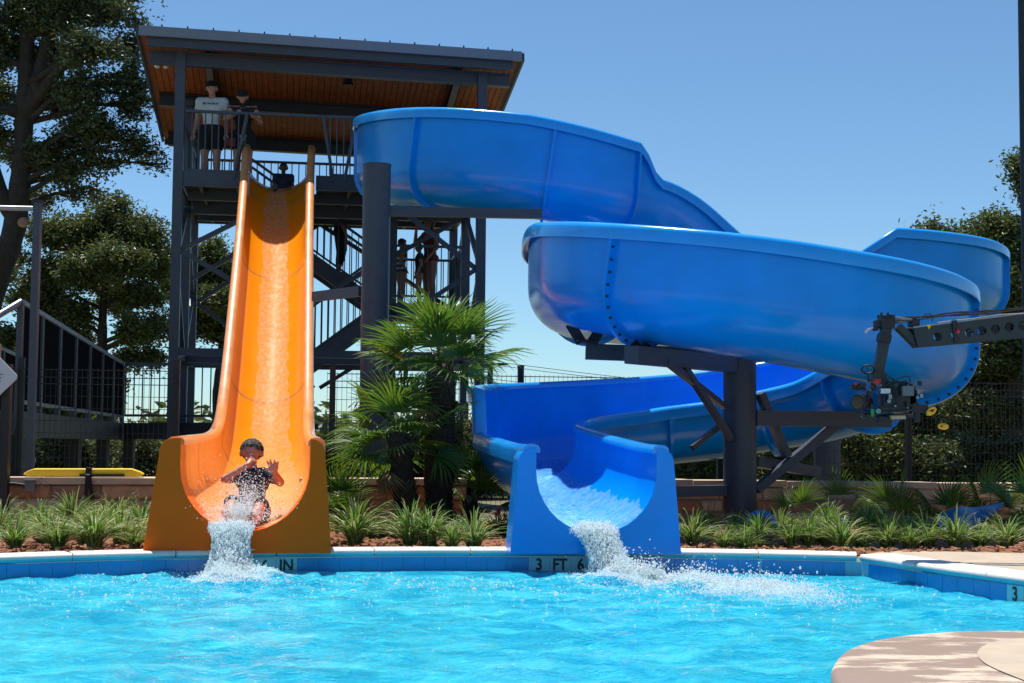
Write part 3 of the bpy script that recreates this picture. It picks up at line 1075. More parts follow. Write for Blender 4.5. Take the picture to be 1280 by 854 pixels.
ho = [(0, 1.10), (2, 1.18), (4, 1.18), (5.30, 1.04), (5.55, .62), (8.75, .62), (9.0, .95), (14, .95), (17, .92), (19, .93), (23, .93), (27, .98), (30, .90), (33.0, .90), (33.55, .90), (33.6, .52), (tE, .60)]
hi = [(0, 1.05), (1.2, .95), (2.4, .62), (28, .55), (32, .55), (tE, .60)]
pb = Path(B, 8, ho, hi, w=[(0, .47), (32, .47), (34, .45), (tE, .445)], b=[(0, .44), (tE, .44)])
blue = thing('water_slide', 'blue spiral water slide winding down round a steel column into the pool', 'water slide', (pb.c[-1].x, pb.c[-1].y, -.02))
jt = [0, 1.5, 3.05, 4.20, 5.30, 8.72, 10.5, 12.2, 14, 16, 20.75, 25.3, 27.4, 29.0, 30.6, 32.2, 33.58, 35.2, tE]
ji = [pb.idx(t) for t in jt]
for a, b in zip(ji, ji[1:]):
    pb.section(a, b, 'flume_section', MT['blue'], blue)
    pb.lip(a, b, 1, 'slide_rim', MT['blue_lip'], blue)
    pb.lip(a, b, -1, 'slide_rim', MT['blue_lip'], blue)
for k, c in enumerate(ji[1:-1]):
    if jt[k+1] in (33.58, 35.2):
        continue
    pb.flange(c, MT['blue'], blue, bolts=jt[k+1] in (20.75, 25.3))
# exit block
bT = pb.T[-1]
bdir = Vector((-bT.x, -bT.y, 0)).normalized()
bX = Vector((-bdir.y * -1, -bdir.x, 0))
bX = Vector((bdir.y, -bdir.x, 0))
be = Vector((pb.c[-1].x, pb.c[-1].y, 0))
out_b = u_outline(.630, .575, .745, .445, .445, .13, base=-.02, r=.10)
exit_front('exit_block', be - bdir * .03, bX, bdir, out_b, .30, MT['blue'], blue, bev=.05)
# side cheeks that carry the block back to the flume
for sg in (-1, 1):
    q = [(0, -.02), (.0, .70), (.16, .70), (.16, -.02)]
    pass
# end plate where the tall outer wall stops
running_sheet(pb, pb.idx(29.5), len(pb.c) - 1, [.30, .32, .34, .36, .36], MT['sheet_blue'], '', '', 'running_water', sub=3, nu=21, amp=.006, seed=8, lift=.014)

# ---------------------------------------------------------------- steel that carries the blue slide
def column_thing(label, base, r, h, capz=True):
    t = thing('support_column', label, 'column', base)
    b = MB().tube([base, base + Vector((0, 0, h))], r, 28)
    b.build('shaft', MT['steel'], t, smooth=True, sharp=50)
    MB().tube([base + Vector((0, 0, h)), base + Vector((0, 0, h + .012))], r + .006, 28).build('cap_plate', MT['steel'], t, smooth=True, sharp=50)
    MB().tube([base + Vector((0, 0, -.03)), base + Vector((0, 0, .03))], r + .09, 24).build('base_plate', MT['steel_dark'], t, smooth=True, sharp=50)
    return t
cA = Vector((2.19, 14.2, -.03))
colA = column_thing('thick dark steel column in the middle of the blue spiral', cA, .158, 1.70)
def arm(p, q, name='support_arm', par=None, w=.14, h=.15, m='steel'):
    o = MB().bar(p, q, w, h).build(name, MT[m], par)
    return o
def saddle(P, t, par, z, w=.26):
    """Bracket between an arm and the bottom of the flume."""
    i = P.idx(t)
    c = P.c[i] + Vector((0, 0, -.03))
    d = P.T[i]; r = P.Rt[i]
    b = MB()
    top, bot = c.z + .01, z
    for sg in (-1, 1):
        b.bar(Vector((c.x, c.y, bot)) + r * sg * .05, Vector((c.x, c.y, top + .05)) + r * sg * .16, .10, .02, up=d)
    b.box((c.x, c.y, bot + .012), (.2, .2, .024), rz=math.atan2(r.y, r.x))
    b.build('saddle_bracket', MT['steel_dark'], par)
# under the front left of the loop
pA1 = Vector((1.02, 12.62, 1.535))
arm(cA + Vector((-.10, -.13, 1.565)), pA1, par=colA)
saddle(pb, 20.75, colA, 1.61)
pA2 = at(732, 433, 14.3); pA2.z = 1.66
arm(Vector((2.08, 14.28, 1.62)), pA2, par=colA)
saddle(pb, 19.1, colA, 1.73)
arm(at(855, 458, 13.3), at(914, 549, 14.05), 'brace', colA, .055, .055)
arm(at(833, 452, 13.0), at(905, 508, 14.05), 'brace', colA, .055, .055)
arm(at(865, 560, 13.95), at(900, 532, 14.1), 'brace', colA, .05, .05)
# right-hand arm under the returning loop
pA3 = Vector((3.72, 14.6, 1.0))
arm(cA + Vector((.14, .02, 1.06)), Vector((3.72, 14.62, 1.03)), par=colA)
arm(at(1049, 528, 14.55), at(945, 612, 14.25), 'brace', colA, .085, .085)
arm(at(950, 492, 14.2), at(984, 571, 14.35), 'brace', colA, .075, .075)
arm(at(944, 577, 14.25), at(1022, 590, 14.9), 'brace', colA, .10, .10)
# low arm towards the exit
arm(cA + Vector((-.13, -.02, .37)), at(835, 615, 13.95), par=colA, w=.12, h=.10)
# far right: up to the returning flume
arm(cA + Vector((.05, .12, .50)), Vector((2.35, 15.55, .50)), par=colA, w=.12, h=.12)
cB_top = 4.05
cB = Vector((at(467, 500, 17.9).x, 17.9, -.03))
colB = column_thing('tall round steel column standing behind the palms, its flat top below the tower roof', cB, .170, at(469, 207, 17.9).z + .03)
pB1 = at(676, 268, 18.6)
arm(at(484, 264, 17.95), pB1, par=colB, w=.10, h=.115)
saddle(pb, 4.20, colB, pB1.z + .06)
arm(at(452, 364, 17.95), at(394, 371, 18.9), par=colB, w=.10, h=.12)
cC = Vector((at(1034, 570, 18.4).x, 18.4, -.03))
colC = column_thing('grey steel column behind the wire fence beside the oak trunks', cC, .165, 2.05)
# hidden from the photograph: one more column carries the far turn
cD = Vector((5.1, 20.9, -.03))
colD = column_thing('steel column carrying the far turn of the blue slide', cD, .165, 2.5)
arm(cD + Vector((.1, .05, 2.35)), Vector((6.35, 20.95, 2.33)), par=colD)

# ---------------------------------------------------------------- falling water and splashes
ICO_V, ICO_F = None, None
def _ico():
    g = (1 + 5 ** .5) / 2
    v = np.array([(-1,g,0),(1,g,0),(-1,-g,0),(1,-g,0),(0,-1,g),(0,1,g),(0,-1,-g),(0,1,-g),(g,0,-1),(g,0,1),(-g,0,-1),(-g,0,1)]) / math.sqrt(1 + g*g)
    f = np.array([(0,11,5),(0,5,1),(0,1,7),(0,7,10),(0,10,11),(1,5,9),(5,11,4),(11,10,2),(10,7,6),(7,1,8),(3,9,4),(3,4,2),(3,2,6),(3,6,8),(3,8,9),(4,9,5),(2,4,11),(6,2,10),(8,6,7),(9,8,1)])
    return v, f
ICO_V, ICO_F = _ico()
def droplets(name, pts, rad, m, seed=0, stretch=None):
    rg = np.random.default_rng(seed)
    pts = np.asarray(pts); rad = np.asarray(rad)
    n = len(pts)
    sc_ = rg.uniform(.7, 1.4, (n, 1, 3))
    if stretch is not None:
        sc_[:, 0, 2] *= stretch
    V = ICO_V[None] * rad[:, None, None] * sc_ + pts[:, None, :]
    Fq = ICO_F[None] + (np.arange(n) * 12)[:, None, None]
    o = mk(name, V.reshape(-1, 3), Fq.reshape(-1, 3).tolist(), m, smooth=True, sharp=0, origin=pts.mean(0), kind='stuff')
    return o

def cascade(O, X, fwd, hw, z0, reach, seed, name, n_drop, splash_n, drift, side=0.0):
    """Water leaving a flume: a ragged veil of free-falling water, drops around it and froth where it lands."""
    rg = np.random.default_rng(seed)
    O = np.array(O); X = np.array(X); fw = np.array(fwd)
    fall = z0 - WATER_Z
    # veil (two ragged layers)
    nv, nu = 34, 44
    for layer in range(2):
        vs, fs = [], []
        nz = rg.normal(0, 1, (nv, nu))
        for _ in range(1):
            nz = (nz + np.roll(nz, 1, 0) + np.roll(nz, 1, 1)) / 2
        for i in range(nv):
            t = i / (nv - 1)
            zc = z0 + .02 - fall * 1.04 * t ** 1.4
            for k in range(nu):
                u = k / (nu - 1) * 2 - 1
                thick = (.035 + .10 * t) * (1 - abs(u) ** 4)
                d = reach * (.25 + .75 * t) * (1 - .15 * u * u) + (thick if layer else -thick * .2) + nz[i, k] * .012 * (0.3 + t)
                lat = u * hw * (1 - .22 * math.sin(t * PI) * (1 if abs(u) > .5 else .6)) + nz[i, (k * 7) % nu] * .010
                lat *= 1 - .12 * t + .10 * math.sin(9 * t + seed + layer) * abs(u)
                if abs(u) > .8: lat += rg.normal(0, .018)
                p = O + X * (lat + side * t) + fw * d + np.array([0, 0, zc - O[2]])
                vs.append(p)
        for i in range(nv - 1):
            for k in range(nu - 1):
                a = i * nu + k
                fs.append((a, a + nu, a + nu + 1, a + 1))
        mk(name, vs, fs, MT['veil'], smooth=False, origin=O, kind='stuff')
    # drops in the air
    t = rg.random(n_drop)
    u = np.clip(rg.normal(0, .5, n_drop), -1.12, 1.12)
    z = z0 + .03 - fall * t ** 1.4 + rg.normal(0, .02, n_drop)
    d = reach * (.25 + .75 * t) + rg.normal(.04, .045, n_drop) + np.abs(rg.normal(0, .05, n_drop)) * t
    P = O[None] + X[None] * (u * hw * (1 - .22 * np.sin(t * PI)) + side * t)[:, None] + fw[None] * d[:, None]
    P[:, 2] = np.maximum(z, WATER_Z)
    R = np.exp(rg.normal(math.log(.0028), .34, n_drop))
    # froth thrown up where it lands
    ang = rg.random(splash_n) * 2 * PI
    rr = np.abs(rg.normal(0, 1, splash_n))
    land = O + fw * reach * 1.15 + X * side
    Q = land[None] + X[None] * (np.cos(ang) * rr * hw * .95)[:, None] + fw[None] * (np.sin(ang) * rr * .30 + .12)[:, None]
    Q = Q + np.array(drift)[None] * (rg.random(splash_n)[:, None] ** 1.7)
    hgt = rg.exponential(.034, splash_n) * np.exp(-rr * .75)
    Q[:, 2] = WATER_Z + wave(Q[:, 0], Q[:, 1]) + hgt
    R2 = np.exp(rg.normal(math.log(.0033), .36, splash_n))
    droplets(name, np.vstack([P, Q]), np.concatenate([R, R2]), MT['drop'], seed, stretch=np.concatenate([rg.uniform(1.2, 3.2, n_drop), rg.uniform(.8, 1.5, splash_n)]))

def foam_patch(name, c, ax, ay, rx, ry, seed, lift=.006):
    rg = np.random.default_rng(seed)
    n = 90
    g = np.linspace(-1, 1, n)
    U, V = np.meshgrid(g, g)
    X = c[0] + ax[0] * U * rx + ay[0] * V * ry
    Y = c[1] + ax[1] * U * rx + ay[1] * V * ry
    r = np.hypot(U, V)
    Z = WATER_Z + wave(X.ravel(), Y.ravel()).reshape(n, n) + lift + .020 * (1 - r) * rg.random((n, n))
    keep = r + rg.normal(0, .10, (n, n)) < .93
    vs = np.stack([X, Y, Z], -1).reshape(-1, 3)
    fs = []
    for i in range(n - 1):
        for j in range(n - 1):
            if keep[i, j] and keep[i+1, j] and keep[i, j+1] and keep[i+1, j+1]:
                a = i * n + j
                fs.append((a, a + 1, a + n + 1, a + n))
    mk(name, vs, fs, MT['foam'], smooth=True, sharp=0, origin=c, kind='stuff')

cascade(OZ(-.04, .14) - oX * .085, oX, -odir, .145, .155, .16, 21, 'falling_water', 16000, 20000, (0, 0, 0))
lo = OZ(-.36, WATER_Z)
foam_patch('surface_foam', lo, oX, odir, .42, .36, 5)
cascade(be - bdir * .04 + Vector((0, 0, .13)) - bX * .045, bX, -bdir, .145, .15, .20, 22, 'falling_water', 16000, 28000, (1.15, -1.05, 0), side=.11)
lb = be - bdir * .42
sdir = Vector((1.2, -1.15, 0)).normalized(); sn = Vector((-sdir.y, sdir.x, 0))
foam_patch('surface_foam', (lb.x, lb.y, WATER_Z), bX, bdir, .36, .34, 6)
foam_patch('surface_foam', (lb.x + .62, lb.y - .55, WATER_Z), sdir, sn, .95, .17, 7, .010)
# glints of froth scattered over the pool round both landings
rg_ = np.random.default_rng(77)
n_ = 2600
cs = np.where(rg_.random(n_) < .5, lo.x, lb.x + .3); cyy = np.where(cs == lo.x, lo.y - .2, lb.y - .35)
X_ = cs + rg_.normal(0, .75, n_); Y_ = cyy - np.abs(rg_.normal(0, .9, n_)) + .25
ok_ = (Y_ < np.interp(X_, far_xs, far_ys) - .3)
X_, Y_ = X_[ok_], Y_[ok_]
droplets('floating_bubbles', np.stack([X_, Y_, WATER_Z + wave(X_, Y_) + .002], 1), np.exp(rg_.normal(math.log(.0038), .45, len(X_))), MT['drop'], 9)
# ================================================================ SLIDE TOWER
TR = math.radians(8.5)
ta = Vector((math.cos(TR), math.sin(TR), 0)); tb = Vector((-math.sin(TR), math.cos(TR), 0)); UZ = Vector((0, 0, 1))
T0 = Vector((-5.40, 23.6, 0))
def T(s, d, z):
    return T0 + ta * s + tb * d + UZ * z
tower = thing('slide_tower', 'dark steel slide tower with a cedar lined shed roof and zigzag stairs', 'tower', T(2.46, 2.1, -.03))
S1, D1 = 4.92, 4.2
DECK = 4.93
def part(mb, name, m='steel', par=None, **k):
    return mb.build(name, MT[m] if isinstance(m, str) else m, tower if par is None else par, **k)
def hsec(p, q, w, h, web=.02):
    """Wide-flange beam from p to q: two flanges and a web."""
    d = (q - p).normalized()
    b = MB()
    up = UZ
    b.bar(p + up * (h/2 - .012), q + up * (h/2 - .012), w, .024)
    b.bar(p - up * (h/2 - .012), q - up * (h/2 - .012), w, .024)
    b.bar(p, q, web, h - .048)
    return b
def roof_z(s, d):
    f = 7.27 + (7.14 - 7.27) * (s + .62) / 6.12
    return f + (d + .5) * (6.50 - 7.20) / 5.1
# columns
for (s, d, w) in ((0, 0, .155), (S1, 0, .155), (0, 2.15, .15), (S1, 2.15, .15), (0, D1, .15), (S1, D1, .15), (3.62, 2.2, .14)):
    ztop = roof_z(s, d) - .17 if s != 3.62 else DECK - .2
    part(MB().box(T(s, d, ztop / 2 - .02), (w, w, ztop + .02), rz=TR), 'column')
    part(MB().box(T(s, d, .0), (w + .16, w + .16, .04), rz=TR), 'column_base', 'steel_dark')
# platform: edge beams, joists, decking planks of steel
def deck_edge(s0, s1, d, z=DECK + .02, h=.24):
    part(MB().bar(T(s0, d, z), T(s1, d, z), .06, h), 'edge_beam')
deck_edge(.08, 1.14, -.02); deck_edge(2.20, S1 - .08, -.02)
deck_edge(.08, S1 - .08, D1)
for s in (0, S1):
    part(MB().bar(T(s, .1, DECK + .02), T(s, D1 - .1, DECK + .02), .06, .24), 'edge_beam')
part(MB().bar(T(.1, 2.15, DECK - .12), T(S1 - .1, 2.15, DECK - .12), .12, .22), 'cross_beam')
part(MB().bar(T(.1, .9, DECK - .10), T(S1 - .1, .9, DECK - .10), .1, .16), 'cross_beam')
part(MB().bar(T(.1, 3.3, DECK - .10), T(S1 - .1, 3.3, DECK - .10), .1, .16), 'cross_beam')
for k in range(8):
    s = .35 + k * .6
    part(MB().bar(T(s, .05, DECK - .05), T(s, D1 - .05, DECK - .05), .05, .09), 'joist', 'grating')
n = 26
for k in range(n):
    d = .02 + (D1 - .04) * (k + .5) / n
    s_a = 0.05
    if d < 1.3:
        for a, b in ((.05, 1.12), (2.22, S1 - .05)):
            part(MB().bar(T(a, d, DECK + .01), T(b, d, DECK + .01), D1 / n - .014, .03), 'deck_plank', 'grating')
    else:
        part(MB().bar(T(.05, d, DECK + .01), T(S1 - .05, d, DECK + .01), D1 / n - .014, .03), 'deck_plank', 'grating')
# guard rails
RT = DECK + 1.12
def rail_run(p, q, ztop0, ztop1, zb0, zb1, n, bal=.018, top=.05, name='guard_rail', low=True):
    """Top rail with balusters (pieces of one railing frame)."""
    b = MB()
    P, Q = Vector(p), Vector(q)
    b.bar(P + UZ * ztop0, Q + UZ * ztop1, top, top * .9)
    if low:
        b.bar(P + UZ * zb0, Q + UZ * zb1, .035, .035)
    o = part(b, name, 'rail')
    for k in range(n + 1):
        t = k / n
        c = P.lerp(Q, t)
        part(MB().bar(c + UZ * (zb0 + (zb1 - zb0) * t), c + UZ * (ztop0 + (ztop1 - ztop0) * t - top * .4), bal), 'baluster', 'rail', o)
    return o
rail_run(T(.10, -.03, 0), T(1.05, -.03, 0), RT, RT, DECK + .16, DECK + .16, 9)
rail_run(T(.0, .1, 0), T(.0, D1 - .1, 0), RT, RT, DECK + .16, DECK + .16, 30)
rail_run(T(.1, D1, 0), T(S1 - .1, D1, 0), RT, RT, DECK + .16, DECK + .16, 36)
rail_run(T(S1, .1, 0), T(S1, D1 - .1, 0), RT, RT, DECK + .16, DECK + .16, 30)
rail_run(T(2.42, -.03, 0), T(2.86, -.03, 0), RT, RT, DECK + .16, DECK + .16, 4)
part(MB().bar(T(1.05, -.03, RT), T(2.42, -.03, RT), .045, .04), 'entry_bar', 'rail')
part(MB().bar(T(2.86, -.03, RT), T(3.2, -.03, RT), .045, .04), 'entry_bar', 'rail')
for s0, s1 in ((1.08, .88), (2.30, 2.48), (2.84, 2.66)):
    part(MB().bar(T(s0, -.04, RT), T(s1, -.04, DECK + .05), .045, .07), 'slanted_post', 'rail')
# roof: sheet metal top, seams, fascia, cedar planks, beams
rs0, rs1, rd0, rd1 = -.62, 5.50, -.50, 4.60
def rp(s, d, off=0.0):
    return T(s, d, roof_z(s, d) + off)
vs = [rp(rs0, rd0, .0), rp(rs1, rd0, .0), rp(rs1, rd1, .0), rp(rs0, rd1, .0)]
vs = vs + [v - UZ * .05 for v in vs]
part(MB().add(vs, [(0, 1, 2, 3), (7, 6, 5, 4), (0, 4, 5, 1), (1, 5, 6, 2), (2, 6, 7, 3), (3, 7, 4, 0)]), 'roof_sheet', 'steel_dark')
for k in range(15):
    s = rs0 + .35 + k * (rs1 - rs0 - .5) / 14
    part(MB().bar(rp(s, rd0 + .0, .028), rp(s, rd1, .028), .022, .056), 'standing_seam', 'steel_dark')
part(MB().bar(rp(rs0, rd0 - .03, -.075), rp(rs1, rd0 - .03, -.075), .05, .155), 'front_fascia', 'fascia')
part(MB().bar(rp(rs0 - .03, rd0, -.07), rp(rs0 - .03, rd1, -.07), .04, .14), 'rake_trim', 'steel')
part(MB().bar(rp(rs1 + .03, rd0, -.07), rp(rs1 + .03, rd1, -.07), .04, .14), 'rake_trim', 'steel')
part(MB().bar(rp(rs0, rd1 + .02, -.09), rp(rs1, rd1 + .02, -.09), .05, .17), 'back_fascia', 'steel')
part(hsec(rp(rs0 + .12, -.42, -.19), rp(rs1 - .12, -.42, -.19), .10, .17), 'eave_beam')
part(hsec(rp(rs0 + .12, .0, -.29), rp(rs1 - .12, .0, -.29), .14, .22), 'main_beam')
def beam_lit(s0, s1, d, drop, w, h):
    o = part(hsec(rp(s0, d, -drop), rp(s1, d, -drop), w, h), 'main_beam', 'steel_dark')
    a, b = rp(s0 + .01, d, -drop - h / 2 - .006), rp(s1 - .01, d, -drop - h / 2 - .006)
    part(MB().bar(a, b, w - .01, .008), 'lit_flange_strip', 'flange', o)  # pale strip paints the lit underside of the beam
beam_lit(rs0 + .1, rs1 - .1, 2.15, .20, .16, .22)
beam_lit(rs0 + .1, rs1 - .1, D1, .20, .16, .24)
for s in (.42, S1 - .38):
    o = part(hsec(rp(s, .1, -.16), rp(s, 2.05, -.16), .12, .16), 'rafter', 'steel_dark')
    part(MB().bar(rp(s, .1, -.246), rp(s, 2.05, -.246), .11, .008), 'lit_flange_strip', 'flange', o)
np_ = 58
for k in range(np_):
    w = (rs1 - rs0) / np_
    s = rs0 + (k + .5) * w
    a, b = rp(s, rd0 + .02, -.066 - random.uniform(0, .003)), rp(s, rd1 - .01, -.066 - random.uniform(0, .003))
    part(MB().bar(a, b, w - .010, .024), 'soffit_plank', 'wood')
# soffit lamp, smoke detector, flood lights
lp = rp(2.72, .55, -.08)
part(MB().tube([lp, lp - UZ * .05, lp - UZ * .10, lp - UZ * .26], [.02, .03, .05, .095], 14), 'cone_lamp', 'black', smooth=True)
lp = rp(4.42, .45, -.08)
part(MB().tube([lp, lp - UZ * .05, lp - UZ * .055, lp - UZ * .09], [.10, .10, .05, .04], 18), 'dome_camera', 'white_lamp', smooth=True)
lp = T(-.32, .25, 6.83)
o = part(MB().box(lp + UZ * .05, (.08, .08, .06), rz=TR), 'flood_light', 'black')
for sg in (-1, 1):
    part(MB().ball(lp + ta * sg * .07 - tb * .05, .05, 10), 'lamp_head', 'white_lamp', o, smooth=True)
# bracing
def brace(p, q, w=.075):
    part(MB().bar(p, q, w, w), 'brace')
brace(T(.08, 0, 3.80), T(1.9, 0, 4.80)); brace(T(.08, 0, 3.78), T(2.0, 0, 2.70))
brace(T(S1 - .08, 0, 3.62), T(3.3, 0, 4.78)); brace(T(S1 - .08, 0, 3.60), T(3.1, 0, 2.40))
brace(T(.1, D1, 3.35), T(2.3, D1, 4.85)); brace(T(S1 - .1, D1, 3.35), T(2.4, D1, 4.85))
brace(T(.1, D1, 3.30), T(2.3, D1, 1.75)); brace(T(S1 - .1, D1, 3.30), T(2.4, D1, 1.75))
brace(T(.1, 2.15, 3.55), T(2.2, 2.15, 4.85)); brace(T(S1 - .1, 2.15, 4.75), T(2.6, 2.15, 3.45))
for s in (0, S1):
    brace(T(s, .1, 3.7), T(s, 2.05, 4.75)); brace(T(s, .1, 3.6), T(s, 2.05, 2.2))
    brace(T(s, 2.25, 4.7), T(s, D1 - .1, 3.5)); brace(T(s, 2.25, 2.3), T(s, D1 - .1, 3.4))
    part(MB().bar(T(s, .08, 2.16), T(s, D1, 2.16), .10, .14), 'tie_beam')
for d, z in ((0, 2.16), (2.15, 2.16), (D1, 2.16)):
    part(MB().bar(T(.08, d, z), T(S1 - .08, d, z), .09, .12), 'tie_beam')
part(MB().bar(T(3.62, 2.15, 2.93), T(S1, 2.15, 2.93), .09, .11), 'tie_beam')
# stairs
def flight(s0, z0, s1, z1, d0, d1, nb):
    for d in (d0, d1):
        part(MB().bar(T(s0, d, z0 - .10), T(s1, d, z1 - .10), .05, .27), 'stringer', 'steel')
    n = max(6, round(abs(z0 - z1) / .18))
    for k in range(n):
        t = (k + .5) / n
        part(MB().box(T(s0 + (s1 - s0) * t, (d0 + d1) / 2, z0 + (z1 - z0) * t - .03), (.28, abs(d1 - d0) - .06, .035), rz=TR), 'tread', 'grating')
    for d in (d0, d1):
        rail_run(T(s0, d, 0), T(s1, d, 0), z0 + .98, z1 + .98, z0 + .12, z1 + .12, nb, name='stair_rail')
LAND = 3.22
flight(1.05, DECK, 3.55, LAND, 3.15, 4.05, 20)
flight(3.55, LAND, .75, 1.10, 2.2, 3.0, 24)
part(MB().box(T(4.25, 3.15, LAND - .03), (1.36, 1.95, .06), rz=TR), 'landing', 'grating')
part(MB().bar(T(3.55, 2.16, LAND - .12), T(4.92, 2.16, LAND - .12), .06, .2), 'landing_beam')
part(MB().bar(T(3.55, 4.12, LAND - .12), T(4.92, 4.12, LAND - .12), .06, .2), 'landing_beam')
rail_run(T(3.62, 2.1, 0), T(4.85, 2.1, 0), LAND + 1.02, LAND + 1.02, LAND + .12, LAND + .12, 10)
rail_run(T(3.62, 4.14, 0), T(4.85, 4.14, 0), LAND + 1.02, LAND + 1.02, LAND + .12, LAND + .12, 10)
rail_run(T(4.88, 2.2, 0), T(4.88, 4.1, 0), LAND + 1.02, LAND + 1.02, LAND + .12, LAND + .12, 14)
# low deck at the foot of the stairs
part(MB().box(T(.9, 2.6, 1.0), (2.9, 1.3, .10), rz=TR), 'low_deck', 'grating')

# ================================================================ RAISED STEEL WALKWAY ON THE LEFT
WA, WB = at(152, 532, 24.0), at(22, 512, 15.7)
WA.z = 1.02; WB.z = 1.06
wdir = (WB - WA); wdir.z = 0; wl = wdir.length; wdir.normalize()
wn_ = Vector((wdir.y, -wdir.x, 0))
if wn_.x > 0: wn_ = -wn_                        # away from the pool, to the outside
walk = thing('steel_walkway', 'raised steel walkway with dark mesh side panels running forward from the tower', 'walkway', (WA + WB) / 2 - UZ * 1.07)
def wp(s, o, z):
    return Vector((WA.x, WA.y, 0)) + wdir * s + wn_ * o + UZ * (WA.z + (WB.z - WA.z) * s / wl + z)
def wpart(mb, name, m='steel', par=None, **k):
    return mb.build(name, MT[m], par or walk, **k)
wpart(MB().bar(wp(0, .0, -.14), wp(wl, .0, -.14), .06, .28), 'edge_beam', 'steel_dark')
wpart(MB().bar(wp(0, 1.4, -.14), wp(wl, 1.4, -.14), .06, .28), 'edge_beam', 'steel_dark')
nw = 34
for k in range(nw):
    s = wl * (k + .5) / nw
    wpart(MB().bar(wp(s, .04, -.02), wp(s, 1.36, -.02), wl / nw - .012, .03), 'deck_plank', 'grating')
for o_ in (0.0, 1.4):
    wpart(MB().bar(wp(0, o_, .95), wp(wl, o_, 1.16), .06, .05), 'top_rail', 'fascia')
    wpart(MB().bar(wp(0, o_, .10), wp(wl, o_, .10), .04, .04), 'bottom_rail', 'fascia')
    ns = 7
    for k in range(ns + 1):
        s = wl * k / ns
        zt = .95 + .21 * s / wl
        wpart(MB().bar(wp(s, o_, -.2), wp(s, o_, zt), .06, .06), 'rail_post', 'steel')
        if k < ns:
            s2 = wl * (k + 1) / ns
            z2 = .95 + .21 * s2 / wl
            m_ = MB()
            nn = 40
            for q in range(1, nn):
                t = q / nn
                a = s + (s2 - s) * t
                m_.bar(wp(a, o_, .12), wp(a, o_, zt + (z2 - zt) * t), .006, .003)
            for q in range(1, 24):
                h0 = .12 + (zt - .14) * q / 24; h1 = .12 + (z2 - .14) * q / 24
                m_.bar(wp(s + .03, o_ + .004, h0), wp(s2 - .03, o_ + .004, h1), .003, .006)
            wpart(m_, 'mesh_panel', 'mesh_black', kind='stuff')
# rail that turns down towards the steps
c0 = wp(wl, 0, 1.16); c1 = c0 + Vector((-.75, -1.3, -.85))
wpart(MB().tube([c0, c1], .035, 10), 'sloping_rail', 'galv', smooth=True)
wpart(MB().bar(c1, Vector((c1.x, c1.y, 0)), .06), 'rail_post')
for k in range(4):
    p = c0.lerp(c1, (k + .5) / 4)
    wpart(MB().box(Vector((p.x, p.y, .90 - .24 * k)) + wn_ * .7, (1.3, .34, .05), rz=math.atan2(wn_.y, wn_.x)), 'step', 'grating')
for s in (1.3, 4.0, wl - .5):
    for o_ in (.1, 1.3):
        wpart(MB().bar(wp(s, o_, -.25), Vector((wp(s, o_, 0).x, wp(s, o_, 0).y, -.03)), .16), 'support_leg', 'steel_dark')
# level link between walkway and tower
lk = thing('steel_landing', 'level steel landing with open balusters at the foot of the slide tower', 'landing', T(-.3, .6, -.03))
A_, B_ = WA + Vector((.05, .0, 0)), T(1.55, -.25, 1.02)
lb_ = lambda mb, name, m='steel', par=None, **k: mb.build(name, MT[m], par or lk, **k)
dd = (B_ - A_); dd.z = 0; dl = dd.length; dd.normalize(); dn = Vector((-dd.y, dd.x, 0))
lb_(MB().bar(A_ - UZ * .13, A_ + dd * dl - UZ * .13, .06, .26), 'edge_beam', 'steel_dark')
lb_(MB().bar(A_ + dn * 1.5 - UZ * .13, A_ + dd * dl + dn * 1.5 - UZ * .13, .06, .26), 'edge_beam', 'steel_dark')
for k in range(8):
    c = A_ + dd * dl * (k + .5) / 8 + dn * .75
    lb_(MB().box((c.x, c.y, 1.0), (dl / 8 - .015, 1.44, .03), rz=math.atan2(dd.y, dd.x)), 'deck_plank', 'grating')
o = lb_(MB().bar(A_ + UZ * .95, A_ + dd * dl + UZ * .95, .06, .05), 'top_rail', 'rail')
lb_(MB().bar(A_ + UZ * .12, A_ + dd * dl + UZ * .12, .04, .04), 'bottom_rail', 'rail')
for k in range(18):
    c = A_ + dd * dl * k / 17
    lb_(MB().bar(c + UZ * .12, c + UZ * .93, .018 if k not in (6, 12) else .07), 'baluster', 'rail', o)
for k in (0, 5, 11):
    c = A_ + dd * dl * k / 17 + dn * .2
    lb_(MB().bar((c.x, c.y, .78), (c.x, c.y, -.03), .16), 'support_leg', 'steel_dark')

# lamp post with a side arm beside the walkway
lpb = at(40, 500, 15.55); lpb.z = -.03
post = thing('arm_post', 'slate steel post with a level pipe arm at its top beside the walkway', 'post', lpb)
zt = at(40, 254, 15.55).z
MB().bar(lpb, Vector((lpb.x, lpb.y, zt)), .075).build('shaft', MT['steel'], post)
MB().box(Vector((lpb.x, lpb.y, zt + .012)), (.11, .11, .024)).build('cap', MT['steel_dark'], post)
ap = Vector((lpb.x, lpb.y, at(40, 261, 15.55).z))
MB().tube([ap, ap + Vector((-1.2, -.1, 0))], .028, 12).build('pipe_arm', MT['galv'], post, smooth=True)
# ================================================================ OAKS
def leaf_quads(P, size, rg, up_bias=.3):
    n = len(P)
    a = rg.normal(0, 1, (n, 3)); a[:, 2] *= .7
    a /= np.linalg.norm(a, axis=1)[:, None]
    b = rg.normal(0, 1, (n, 3)); b[:, 2] += up_bias
    b -= a * (a * b).sum(1)[:, None]
    b /= np.linalg.norm(b, axis=1)[:, None] + 1e-9
    s = size * rg.uniform(.65, 1.35, n)[:, None]
    c = np.cross(a, b)
    V = np.stack([P - a * s, P - b * s * .42 + c * s * .12, P + a * s, P + b * s * .42 + c * s * .12], 1).reshape(-1, 3)
    Fq = np.arange(n * 4).reshape(n, 4)
    return V, Fq

